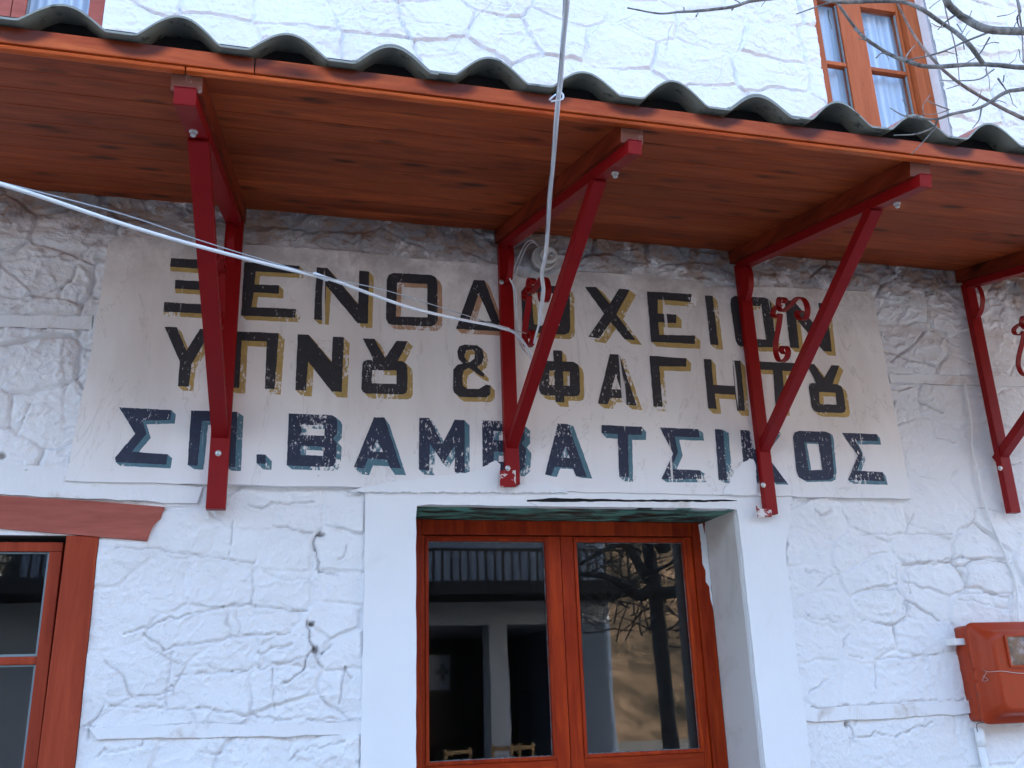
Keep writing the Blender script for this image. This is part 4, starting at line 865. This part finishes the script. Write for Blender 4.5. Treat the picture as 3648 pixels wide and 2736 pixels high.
# ---------------------------------------------------------------- rafters and iron brackets
grp = 'iron brackets under the canopy'
def arm_z(Y): return zs_(Y) - .0535
SCR = None
def strap(bm, P, w, t):
    """flat iron bar, w wide across the bracket plane (X), t thick"""
    rings = []
    for i, p in enumerate(P):
        d = (P[min(i+1, len(P)-1)]-P[max(i-1, 0)]).normalized(); n_ = Vector((1, 0, 0)).cross(d).normalized(); s_ = Vector((w/2, 0, 0))
        rings.append([bm.verts.new(p+a*s_+b*n_*t/2) for a, b in ((-1, -1), (1, -1), (1, 1), (-1, 1))])
    for a, b in zip(rings[:-1], rings[1:]):
        for k in range(4): bm.faces.new((a[k], a[(k+1) % 4], b[(k+1) % 4], b[k]))
    bm.faces.new(rings[0]); bm.faces.new(rings[-1][::-1]); bmesh.ops.recalc_face_normals(bm, faces=bm.faces)
def bracket(xw, xe, zbot, zjoint, pw, aw, ytop, label, bolts, foot=False):
    Ye = -1.12
    # rafter (part of the canopy)
    bm = bmesh.new(); rw = pw*1.08 if pw > .052 else .056
    p = Vector((xw, -.0, zs_(0)-.027)); q = Vector((xe, Ye, zs_(Ye)-.027)); add_beam(bm, p, q, rw, .051, bev=.002)
    o = bm_link('rafter', bm, M['rafter'], canopy); o.data.materials.append(M['rafter_end'])
    for f in o.data.polygons:
        if f.normal.y < -.8: f.material_index = 1
    t = empty('iron_bracket', (xw, -.02, zbot), label, 'bracket', grp)
    ah = .035 if aw < .038 else .039
    yw = -.022
    box('post', (xw-pw/2, yw-pw*.62, zbot), (xw+pw/2, yw, arm_z(0)-.02), M['red'], t, .003)
    bm = bmesh.new(); add_beam(bm, (xw, -.03, arm_z(0)-ah/2), (xe, Ye-.012, arm_z(Ye)-ah/2-.001), aw, ah, bev=.002); bm_link('arm', bm, M['red'], t)
    k = ytop/Ye; xt = xw+(xe-xw)*k
    top = Vector((xt, ytop, arm_z(ytop)-ah*.75)); low = Vector((xw, -.026, zjoint))
    bm = bmesh.new(); bw = aw*1.02; add_beam(bm, low-(top-low).normalized()*.015, top, bw, bw*1.02, bev=.002); bm_link('brace', bm, M['red'], t)
    for (bx, by, bz, ax) in bolts:
        bm = bmesh.new()
        if ax == 'Y': add_lathe(bm, (bx, by, bz), [(.0, 0), (.009, 0), (.009, -.003), (.0065, -.0035), (.0065, -.008), (.004, -.010)], 'Y', 12)
        else: add_lathe(bm, (bx, by, bz), [(.0, 0), (.010, 0), (.010, -.003), (.0065, -.0035), (.0065, -.012), (.004, -.014)], 'Z', 12)
        bm_link('bolt', bm, M['zinc'], t)
    # iron scrolls lying in the plane of the bracket
    dx = (xe-xw)/Ye
    def put(pts): return [Vector((xw+dx*y, y, z)) for y, z in pts]
    for pts in SCR:
        bm = bmesh.new(); strap(bm, smooth_pts(put(pts), 5), .020 if pw < .052 else .022, .0042) 
        bm_link('scroll', bm, M['red'], t)
    return t
def scr(pts):
    out = []
    for p in pts:
        w = WX('B3', p[0], p[1], 1.71); out.append((w.y, w.z))
    return out
SCR = [scr([(762, 492), (738, 500), (714, 530), (718, 560), (745, 566), (760, 545), (752, 610), (735, 690), (728, 760), (742, 815), (768, 832), (800, 812), (812, 775), (800, 745), (775, 742), (766, 765), (782, 785)]),
       scr([(788, 478), (796, 460), (778, 446), (757, 452), (750, 490), (762, 522), (785, 525), (830, 490), (870, 452), (905, 448), (932, 478), (942, 530), (925, 575), (890, 578), (872, 548), (882, 528), (905, 530)]),
       [(y-.045, z) for y, z in [(.0, 3.135), (-.035, 3.125), (-.06, 3.09), (-.062, 3.045), (-.042, 3.005), (-.012, 2.985)]]]
def ytop_from(k, px, py, xg):
    p = WX(k, px, py, xg); return p
for nm, a in (('B2', ('A2', 1600, 1090, .81)), ('B3', ('A3', 1290, 1290, 1.66)), ('B2j', ('B2', 1060, 1340, .765)), ('B3j', ('B3', 600, 1350, 1.70))): print(nm, ytop_from(*a))
zj = lambda k, x, y: W(k, x, y, -.05).z
bolt = lambda k, x, y, Y: (lambda p: (p.x, Y, p.z, 'Y'))(W(k, x, y, Y))
def under(k, x, y, Y):
    return Y
b1 = bracket(-.162, -.225, W('C1', 1310, 108).z, zj('B1', 1325, 1285), .058, .043, -.90, 'stout dark red iron bracket at the left end of the sign, by the left window', [bolt('B1', 1323, 1387, -.0585), (-.215, -1.0, arm_z(-1.0)-.052, 'Z')])
b2 = bracket(.770, .826, W('B2', 1035, 1592).z, zj('B2', 1050, 1350), .048, .032, -.90, 'dark red iron bracket above the left side of the door, tied to both white cables', [bolt('B2', 1035, 1478, -.0525), bolt('B2', 997, 350, -.0525), (.822, -1.0, arm_z(-1.0)-.043, 'Z')])
b3 = bracket(1.706, 1.654, W('C3', 635, 135).z, zj('B3', 600, 1370), .046, .032, -.90, 'dark red iron bracket at the right of the door, its scroll before the sign', [bolt('B3', 630, 1580, -.051), (1.66, -1.0, arm_z(-1.0)-.043, 'Z')])
b4 = bracket(2.728, 2.66, W('C3', 2104, 125).z, zj('B3', 2020, 1400), .046, .032, -.90, 'dark red iron bracket right of the sign above the meter box', [bolt('B3', 2065, 1478, -.051)])
# scraped paint at the foot of the second and third bracket
for k, t, q in (('B2', b2, [(990, 1490), (1083, 1490), (1085, 1590), (990, 1592)]), ('C3', b3, [(590, 70), (620, 90), (680, 85), (683, 136), (600, 138)])):
    P = [W(k, *p, -.053) for p in q]; prism('scraped_foot', [(p.x, p.z) for p in P], -.0535, -.048, M['redpatch'], t)

# ---------------------------------------------------------------- cables
def cab(name, pts, r, mat, parent=None, n=5, seg=8): return tube(name, smooth_pts(pts, n), r, mat, parent, seg)
def wp(k, x, y, Y): return W(k, x, y, Y)
c1 = [wp('A1', -900, 890, -1.45), wp('A1', 0, 1115, -1.32), wp('A1', 750, 1360, -1.18), wp('B1', 1180, 125, -1.08), wp('B1', 1620, 240, -.97), wp('B1', 1945, 318, -.89), wp('B2', 0, 345, -.82), wp('B2', 400, 490, -.70), wp('B2', 700, 565, -.58), wp('B2', 1010, 628, -.45), wp('B2', 1110, 685, -.38), wp('B2', 1178, 790, -.31)]
rope = empty('power_cable', c1[0], 'white cable sagging across the left of the sign to the second bracket', 'cable')
cab('sheath', c1, [.0041, .0044], M['cable'], rope)
c1b = [wp('A1', -900, 870, -1.45), wp('A1', 0, 1103, -1.32), wp('A1', 750, 1300, -1.18), wp('B1', 1180, 85, -1.08), wp('B1', 1500, 185, -.99), wp('B1', 1945, 312, -.90), wp('B2', 300, 400, -.76), wp('B2', 640, 505, -.62), wp('B2', 1010, 622, -.46), wp('B2', 1150, 660, -.38)]
cab('support_wire', c1b, .0014, M['wire'], rope, seg=5)
for k, x, y, Y in (('B1', 1945, 316, -.89), ('B2', 1010, 628, -.45)):
    p = wp(k, x, y, Y); d = (wp(k, x+60, y+ (24 if k == 'B1' else 20), Y+.02)-wp(k, x-60, y-(20 if k == 'B1' else 14), Y-.02)).normalized()*.022
    tube('tape_tie', [p-d, p, p+d], .0058, M['cable'], rope)
c2 = [wp('A2', 1400, -500, -2.3), wp('A2', 1395, 0, -1.75), wp('A2', 1372, 250, -1.55), wp('A2', 1355, 500, -1.36), wp('A2', 1340, 620, -1.30), wp('A2', 1322, 860, -1.05), wp('A2', 1310, 1000, -.95), wp('A2', 1295, 1160, -.83), wp('A2', 1275, 1440, -.66), wp('B2', 1262, 200, -.62), wp('B2', 1243, 300, -.54), wp('B2', 1252, 400, -.49), wp('B2', 1236, 520, -.44), wp('B2', 1228, 600, -.41)]
drop = empty('drop_cable', c2[0], 'white cable hanging down past the canopy edge to the second bracket', 'cable')
cab('sheath', c2, [.0055, .0062], M['cable'], drop)
c2b = [wp('A2', 1398, -500, -2.3), wp('A2', 1375, 0, -1.75), wp('A2', 1362, 250, -1.55), wp('A2', 1330, 600, -1.31), wp('A2', 1308, 860, -1.05), wp('A2', 1300, 1000, -.95), wp('A2', 1278, 1200, -.83), wp('A2', 1268, 1440, -.66), wp('B2', 1255, 290, -.54), wp('B2', 1232, 450, -.47)]
cab('support_wire', c2b, .0014, M['wire'], drop, seg=5)
tube('wire_tie', smooth_pts([wp('A2', 1290, 605, -1.32), wp('A2', 1325, 575, -1.32), wp('A2', 1365, 565, -1.315), wp('A2', 1368, 600, -1.315), wp('A2', 1300, 615, -1.32)], 3), .0022, M['cable'], drop, 6)
tube('tape_tie', [wp('B2', 1240, 535, -.435), wp('B2', 1238, 570, -.42), wp('B2', 1230, 612, -.41)], [.008, .0085, .007], M['cable'], drop)
cab('core_wire', [wp('B2', 1225, 605, -.41), wp('B2', 1210, 660, -.39), wp('B2', 1196, 720, -.36)], .0035, M['cable'], drop, seg=6)
lc = [wp('B2', 1220, 130, -.02), wp('B2', 1180, 95, -.03), wp('B2', 1140, 120, -.04), wp('B2', 1105, 190, -.05), wp('B2', 1060, 300, -.06), wp('B2', 1048, 325, -.075), wp('B2', 1070, 380, -.06), wp('B2', 1080, 500, -.05), wp('B2', 1100, 700, -.06), wp('B2', 1165, 800, -.2)]
lampwire = empty('lamp_wire', lc[0], 'thin white twin wire looping from the porcelain lamp holder down behind the bracket', 'wire')
cab('wire_strand', lc, .0026, M['cable'], lampwire, seg=6)
cab('wire_strand', [p+Vector((.007, -.002, -.012+.004*math.sin(i))) for i, p in enumerate(lc)], .0024, M['cable'], lampwire, seg=6)
wc = [W('B3', 1855, 960, -.012), W('B3', 1868, 1050, -.014), W('B3', 1895, 1200, -.014), W('B3', 1898, 1360, -.012), W('B3', 1930, 1480, -.014), W('B3', 1960, 1640, -.013), W('C3', 2000, 140, -.014), W('C3', 2060, 280, -.012), W('C3', 2110, 400, -.014), W('C3', 2165, 560, -.012), W('C3', 2182, 800, -.03)]
o = cab('wall_cable', wc, .0045, M['plaster'], None, seg=7); tag(o, 'limewashed cable running down the wall from the right bracket to the meter box', 'cable')
# ---------------------------------------------------------------- lamp holder
lcn = W('B2', 1252, 212, -.035)
lamp = empty('lamp_holder', lcn, 'round white porcelain lamp holder on the wall under the canopy', 'lamp')
bm = bmesh.new(); add_lathe(bm, lcn, [(.045, .02), (.0465, -.012), (.046, -.018), (.042, -.020), (.040, -.012), (.030, -.008)], 'Y', 36); bm_link('base_ring', bm, M['porcelain'], lamp, True)
c = lcn + Vector((.014, 0, .006)); bm = bmesh.new(); add_lathe(bm, c, [(.031, -.004), (.0315, -.030), (.0295, -.034), (.022, -.035), (.020, -.032), (.010, -.031), (.009, -.029)], 'Y', 32); bm_link('socket', bm, M['porcelain'], lamp, True)
bm = bmesh.new(); add_lathe(bm, c+Vector((.006, -.032, .0)), [(.0, 0), (.007, 0), (.007, -.003), (.004, -.004)], 'Y', 16); bm_link('contact', bm, M['zinc'], lamp, True)

# ---------------------------------------------------------------- meter box
mx0, mx1, mz0, mz1 = 2.405, 2.70, 1.462, 1.786
meter = empty('meter_box', (2.55, 0, 1.46), 'orange brown electricity meter box with small glass window on the wall', 'meter box')
def rrect(x0, x1, z0, z1, r, n=5):
    out = []
    for cx_, cz_, a0 in ((x1-r, z1-r, 0), (x0+r, z1-r, 90), (x0+r, z0+r, 180), (x1-r, z0+r, 270)):
        for k in range(n+1):
            a = math.radians(a0+90*k/n); out.append((cx_+r*math.cos(a), cz_+r*math.sin(a)))
    return out
def loft(name, secs, mat, parent, smooth=True):
    bm = bmesh.new(); rings = []
    for y, (x0, x1, z0, z1, r) in secs: rings.append([bm.verts.new((p[0], y, p[1])) for p in rrect(x0, x1, z0, z1, r)])
    for a, b in zip(rings[:-1], rings[1:]):
        n = len(a)
        for k in range(n): bm.faces.new((a[k], a[(k+1) % n], b[(k+1) % n], b[k]))
    bm.faces.new(rings[0]); bm.faces.new(rings[-1]); bmesh.ops.recalc_face_normals(bm, faces=bm.faces)
    for f in bm.faces: f.smooth = len(f.verts) < 5
    return bm_link(name, bm, mat, parent)
loft('back_box', [(0.02, (mx0, mx1, mz0, mz1, .02)), (-.055, (mx0, mx1, mz0, mz1, .02)), (-.060, (mx0+.002, mx1-.002, mz0+.002, mz1-.002, .02))], M['meter'], meter)
loft('cover', [(-.0605, (mx0-.006, mx1+.006, mz0-.006, mz1+.006, .026)), (-.072, (mx0-.008, mx1+.008, mz0-.008, mz1+.008, .028)), (-.080, (mx0-.004, mx1+.004, mz0-.004, mz1+.004, .026)), (-.084, (mx0+.014, mx1-.014, mz0+.014, mz1-.014, .03)), (-.125, (mx0+.024, mx1-.024, mz0+.024, mz1-.026, .035)), (-.137, (mx0+.030, mx1-.03, mz0+.032, mz1-.036, .035)), (-.140, (mx0+.042, mx1-.042, mz0+.045, mz1-.048, .03))], M['meter'], meter)
wx0 = W('C3', 2110, 900, -.143).x; wz1 = W('C3', 2160, 862, -.143).z; wz0 = W('C3', 2160, 1035, -.143).z
bm = bmesh.new(); o_ = rrect(wx0-.008, wx0+.13, wz0-.008, wz1+.008, .008, 3); i_ = rrect(wx0, wx0+.122, wz0, wz1, .004, 3)
for k in range(len(o_)):
    k2 = (k+1) % len(o_); add_prism(bm, [o_[k], o_[k2], i_[k2], i_[k]], -.146, -.138)
bmesh.ops.remove_doubles(bm, verts=bm.verts, dist=1e-5)
bm_link('window_rim', bm, M['meter'], meter)
a = N('meter dial', .5); a.col(a.ramp(a.noise(45, 3, .6), [(.45, (.012, .016, .03)), (.56, (.05, .07, .11)), (.68, (.22, .27, .34))])); M['dial'] = a.m
box('dial', (wx0, -.1405, wz0), (wx0+.122, -.1401, wz1), M['dial'], meter, 0)
box('window_pane', (wx0+.0005, -.1445, wz0+.0005), (wx0+.1215, -.1425, wz1-.0005), M['glass'], meter, 0)
tube('seal_wire', smooth_pts([W('C3', 1950, 1050, -.075), W('C3', 1990, 1075, -.13), W('C3', 2080, 1072, -.145), W('C3', 2212, 1085, -.145), W('C3', 2400, 1060, -.145)], 5), .0009, M['zinc'], meter, 5)
tube('seal_wire', smooth_pts([W('C3', 1985, 1078, -.13), W('C3', 1960, 1130, -.09), W('C3', 1995, 1125, -.12), W('C3', 1960, 1100, -.10)], 4), .0009, M['zinc'], meter, 5)
for z_ in (W('C3', 1960, 1060, -.07).z, W('C3', 1960, 1130, -.07).z): box('latch', (mx0-.016, -.078, z_-.005), (mx0+.004, -.068, z_+.005), M['meter'], meter, .002)
bk = W('C3', 1825, 895, -.03)
tag(box('wooden_plug', (bk.x-.034, -.045, bk.z-.011), (bk.x+.036, .02, bk.z+.012), M['timber_white'], None, .004), 'white painted wooden block sticking out of the wall left of the meter box', 'wood block')
cd = empty('conduit', (2.50, 0, 1.2), 'white plastic conduit running down the wall below the meter box', 'pipe')
tube('pipe', [W('C3', 1945, 1500, -.02), W('C3', 1990, 1700, -.02), Vector((W('C3', 1990, 1700, -.02).x+.005, -.02, 0.05))], .0125, M['plaster'], cd, 14)
tube('sleeve', [W('C3', 1938, 1415, -.02), W('C3', 1955, 1530, -.02)], .0155, M['plaster'], cd, 14)
tube('tie_wire', smooth_pts([W('C3', 1985, 1385, -.04), W('C3', 1940, 1385, -.03), W('C3', 1925, 1400, -.03), W('C3', 1930, 1440, -.04)], 4), .0012, M['iron'], cd, 5)

# ---------------------------------------------------------------- the bare tree: trunk out in the street, branches reaching in at the upper right
tree = empty('bare_tree', (2.95, -3.4, 0), 'bare winter tree reaching grey branches in at the upper right', 'tree')
VY = 2*(DY+.025)+3.4
tb = W('C2', 1930, 1300, VY); tf = W('C2', 1925, 560, VY)
def mir(k, x, y, Yreal): return (lambda p: Vector((p.x, Yreal, p.z)))(W(k, x, y, 2*(DY+.025)-Yreal))
fork = mir('C2', 1930, 560, -3.4)
base = Vector((fork.x+.06, -3.4, 0))
print('tree', fork, base)
tube('trunk', smooth_pts([base, base+Vector((.02, .02, .7)), Vector((fork.x+.03, -3.42, 1.3)), fork, mir('C2', 1880, 290, -3.45), mir('C2', 1860, 0, -3.5), mir('C2', 1900, -700, -3.6)], 5), [.10, .09, .085, .08, .075, .07, .068, .066, .065, .064, .063, .062, .06, .058, .056, .054, .052, .05, .05, .048, .046, .044, .042, .04, .038, .036, .034, .032, .03, .028, .025], M['bark'], tree, 10, .04)
def br(pts, r0, r1, mat='bark', seg=7, n=4, wob=.06):
    P = smooth_pts(pts, n); return tube('branch', P, [r0+(r1-r0)*(i/(len(P)-1)) for i in range(len(P))], M[mat], tree, seg, wob)
br([fork, mir('C2', 1850, 460, -3.4), mir('C2', 1790, 350, -3.35), mir('C2', 1720, 300, -3.3), mir('C2', 1600, 350, -3.2), mir('C2', 1480, 420, -3.1)], .05, .012)
br([fork, mir('C2', 1830, 610, -3.35), mir('C2', 1700, 530, -3.3), mir('C2', 1600, 495, -3.25), mir('C2', 1450, 480, -3.2)], .055, .014)
br([fork+Vector((0, 0, -.06)), mir('C2', 2050, 590, -3.3), mir('C2', 2300, 560, -3.0), mir('C2', 2600, 300, -2.7)], .055, .03)
br([mir('C2', 1860, 490, -3.4), mir('C2', 1940, 460, -3.3), mir('C2', 2030, 410, -3.2), mir('C2', 2080, 300, -3.1)], .02, .006)
rt = random.Random(12)
for _ in range(90):
    x, y = rt.uniform(1480, 2100), rt.uniform(280, 900); yr = -rt.uniform(3.0, 4.5); p = mir('C2', x, y, yr); pts = [p]
    d = Vector((rt.uniform(-1, 1), rt.uniform(-.3, .3), rt.uniform(-.2, .8))).normalized()
    for k in range(5):
        d = (d+Vector((rt.uniform(-.4, .4), rt.uniform(-.3, .3), rt.uniform(-.3, .4)))).normalized(); pts.append(pts[-1]+d*rt.uniform(.08, .16))
    br(pts, .007, .002, 'bark', 4, 2)
# main limb towards the house, outside the picture until it enters at the upper right
def A(x, y, Y=-1.6): return W('A3', x, y, Y)
def wr(px, Y): return .88*px*.5877*(depth_at(A(1800, 300, Y)))/FPX/2
limb_in = A(2700, 210, -1.75)
br([fork+Vector((.1, 0, .3)), Vector((2.7, -2.9, 3.0)), Vector((2.2, -2.3, 3.25)), limb_in], .06, .030)
TB = [([(2700, 210), (2400, 205), (2212, 190), (2000, 180), (1870, 120), (1800, 70), (1740, 0), (1690, -160)], 68, 44, -1.7, 'bark'),
 ([(2600, 420), (2212, 410), (2050, 395), (1900, 390), (1640, 405), (1500, 370), (1400, 330), (1260, 240), (1190, 170), (1070, 0), (1020, -100)], 38, 16, -1.55, 'bark'),
 ([(1960, 380), (1880, 270), (1790, 190), (1700, 130), (1600, 60), (1480, 12), (1300, 8), (1100, 12), (900, -20), (740, -15)], 34, 22, -1.6, 'bark'),
 ([(740, -15), (560, 5), (440, 42), (240, 66), (120, 72), (0, 82), (-190, 48)], 26, 9, -1.6, 'bark'),
 ([(2212, 720), (2050, 640), (1830, 510), (1680, 380), (1550, 220), (1450, 30), (1400, -120)], 26, 14, -1.45, 'twig'),
 ([(2600, 470), (2212, 540), (2100, 560), (1950, 650), (1780, 690), (1680, 722), (1560, 715), (1480, 700), (1400, 655)], 34, 7, -1.5, 'bark'),
 ([(1690, 720), (1660, 790), (1600, 860), (1530, 935)], 16, 5, -1.5, 'bark'), ([(1672, 770), (1560, 812), (1425, 820)], 13, 7, -1.5, 'bark'),
 ([(2000, 195), (1860, 250), (1700, 320), (1500, 365)], 16, 10, -1.62, 'bark'), ([(2030, 420), (1940, 480), (1800, 490), (1700, 487)], 11, 6, -1.52, 'bark'),
 ([(1800, 88), (1740, 130), (1690, 180)], 14, 7, -1.7, 'bark'), ([(1895, 65), (1865, 150), (1830, 212)], 8, 6, -1.66, 'bark'), ([(1805, 145), (1838, 195)], 8, 6, -1.66, 'bark'),
 ([(2160, -60), (2180, 60), (2200, 200), (2208, 380)], 15, 9, -1.5, 'twig'), ([(1715, -60), (1745, 100), (1790, 260), (1812, 400), (1820, 490)], 11, 6, -1.48, 'twig'),
 ([(2055, 478), (2105, 548)], 14, 9, -1.5, 'bark'), ([(1955, 650), (1940, 725), (1900, 778)], 13, 5, -1.5, 'bark'), ([(1640, 578), (1600, 640), (1605, 700)], 8, 6, -1.5, 'twig'), ([(1628, 612), (1690, 640), (1760, 665)], 8, 8, -1.5, 'twig'),
 ([(2005, 225), (1940, 330), (1870, 378)], 12, 6, -1.6, 'bark'), ([(832, 85), (930, 50), (1040, 12)], 7, 12, -1.6, 'bark'), ([(1025, 60), (1030, 110), (1048, 178)], 9, 4, -1.6, 'bark'), ([(1550, 275), (1505, 330), (1498, 368)], 7, 12, -1.56, 'bark'),
 ([(1315, 352), (1350, 322), (1400, 332)], 9, 12, -1.56, 'bark'), ([(1180, 180), (1225, 198), (1252, 175)], 8, 4, -1.56, 'bark'), ([(1240, 240), (1200, 232)], 8, 4, -1.56, 'bark'), ([(1245, 245), (1262, 208)], 8, 4, -1.56, 'bark'),
 ([(2092, 455), (2085, 500)], 8, 8, -1.5, 'bark'), ([(1985, 400), (1982, 450)], 8, 4, -1.52, 'bark'), ([(440, 62), (455, 40)], 12, 10, -1.6, 'bark'), ([(225, 98), (240, 70)], 12, 8, -1.6, 'bark'), ([(150, 45), (152, 70)], 8, 8, -1.6, 'bark'),
 ([(1740, 540), (1830, 512)], 5, 8, -1.46, 'twig'), ([(1560, 700), (1680, 690), (1760, 665)], 6, 8, -1.5, 'twig'), ([(1690, 770), (1660, 800)], 8, 5, -1.5, 'bark'), ([(2160, -40), (2190, 60), (2170, 110), (2185, 170)], 16, 10, -1.66, 'bark')]
rt2 = random.Random(21)
for (x, y) in ((1980, 420), (2080, 395), (1900, 640), (2120, 555), (1850, 300), (2150, 190), (1700, 320), (1560, 380), (1300, 270), (2050, 100), (1500, 700), (2000, 620), (1640, 50), (1350, 15), (700, -8), (500, 25), (1750, 160), (2180, 300), (2060, 260)):
    a0 = rt2.uniform(0, 6.28); q = [(x, y)]
    for k in range(4): a0 += rt2.uniform(-.5, .5); L = rt2.uniform(18, 42); q.append((q[-1][0]+math.cos(a0)*L, q[-1][1]+math.sin(a0)*L))
    TB.append((q, 8, 3.5, -1.55, 'bark' if rt2.random() < .5 else 'twig'))
for pts, w0, w1, Y, mat in TB:
    random.seed(int(abs(pts[0][0])+pts[0][1]))
    br([A(x, y, Y+.02*math.sin(x*.01+y*.02)) for x, y in pts], wr(w0, Y), wr(w1, Y), mat, 7, 5, .07)

# ---------------------------------------------------------------- across the street, seen in the door glass
OY = -11.0; VO = 2*(DY+.025)-OY
def opx(px, py): p = W('C2', px, py, VO); return p.x, p.z
opp = empty('cafe_building', (0, OY, 0), 'white café with dark openings and iron balcony, mirrored in the door glass', 'building')
bx1 = opx(1640, 600)[0]; bx0 = -12
zsl0, zsl1 = opx(900, 650)[1], opx(900, 575)[1]; zop = opx(900, 790)[1]; ztop = 9.0
print('opp', bx1, zsl0, zsl1, zop, [opx(a, 900)[0] for a in (570, 925, 1035, 1290)], opx(900, 400)[1])
oa, ob, oc, od = [opx(a, 900)[0] for a in (500, 925, 1035, 1420)]
bm = bmesh.new()
for a, b in (((bx0, OY-6, 0), (oa, OY, zsl0)), ((oa, OY-6, zop), (bx1, OY, zsl0)), ((ob, OY-.5, 0), (oc, OY, zop)), ): add_box(bm, a, b)
bm_link('wall', bm, M['opp'], opp)
box('end_wall', (od, OY-6, 0), (bx1, OY+.01, zop-.002), M['opp2'], opp, 0)
box('upper_wall', (bx0, OY-6, zsl1), (bx1, OY-.02, ztop), M['opp2'], opp, 0)
box('slab', (bx0, OY-6, zsl0+.001), (bx1+.1, OY+1.1, zsl1-.001), M['oppdark'], opp, 0)
bm = bmesh.new(); add_box(bm, (oa, OY-3.6, 0), (od, OY-3.5, zop)); bm_link('back_wall', bm, M['room'], opp)
rt = random.Random(4)
rail = bmesh.new(); rz = opx(900, 405)[1]; xx = bx0
while xx < bx1: add_box(rail, (xx-.016, OY+1.03, zsl1), (xx+.016, OY+1.05, rz)); xx += .13
add_box(rail, (bx0, OY+1.02, rz), (bx1, OY+1.06, rz+.04)); bm_link('balcony_railing', rail, M['iron'], opp)
for a in (-9.5, -7, -4.2, -1.4, 1.2):
    if a+.9 < bx1:
        f = box('window', (a, OY-.03, zsl1+.1), (a+.95, OY+.01, zsl1+2.2), M['oppdark'], opp, .01); box('pane', (a+.05, OY+.012, zsl1+.15), (a+.9, OY+.016, zsl1+2.15), M['glass'], f, 0)
p0 = opx(632, 1180); p1 = opx(768, 950)
po = box('notice_board', (p0[0], OY-1.2, p0[1]), (p1[0], OY-1.15, p1[1]), M['opp'], None, .003); tag(po, 'white board with dark cross mark inside the café opposite, mirrored in the left door pane', 'board')
mkx = (p0[0]+p1[0])/2+.05; mkz = (p0[1]+p1[1])/2; bm = bmesh.new(); w = (p1[0]-p0[0])*.1
for a, b in (((-3*w, -w), (-.4*w, w)), ((.4*w, -w), (3*w, w)), ((-w, 1.3*w), (w, 3.6*w)), ((-w, -3.6*w), (w, -1.3*w))): add_box(bm, (mkx+a[0], OY-1.145, mkz+a[1]), (mkx+b[0], OY-1.14, mkz+b[1]))
bm_link('printed_mark', bm, M['iron'], po)
def chair(x, y, rz_, label):
    t = empty('cafe_chair', (x, y, 0), label, 'chair', 'wooden chairs of the café opposite'); t.rotation_euler = (0, 0, rz_)
    def b(nm, p, q):
        bm = bmesh.new(); add_box(bm, p, q, .003); me = bpy.data.meshes.new(nm); bm.to_mesh(me); bm.free(); o = bpy.data.objects.new(nm, me); COL.objects.link(o); me.materials.append(M['chairwood']); o.parent = t
    b('seat', (-.21, -.2, .43), (.21, .2, .46))
    for sx_ in (-1, 1):
        b('leg', (sx_*.19-.02, .16, 0), (sx_*.19+.02, .2, .429)); b('leg', (sx_*.19-.02, -.2, 0), (sx_*.19+.02, -.16, .429)); b('back_post', (sx_*.19-.02, -.2, .461), (sx_*.19+.02, -.165, .95))
    for z_ in (.58, .72, .87): b('slat', (-.169, -.19, z_), (.169, -.172, z_+.05))
for px, lab, r in ((1030, 'wooden slat-back chair by the café pillar opposite', .3), (1180, 'wooden slat-back chair under the right café opening opposite', -.4), (700, 'wooden slat-back chair before the white board opposite', 2.8)):
    chair(opx(px, 1400)[0]*.93, OY+.9, r, lab)
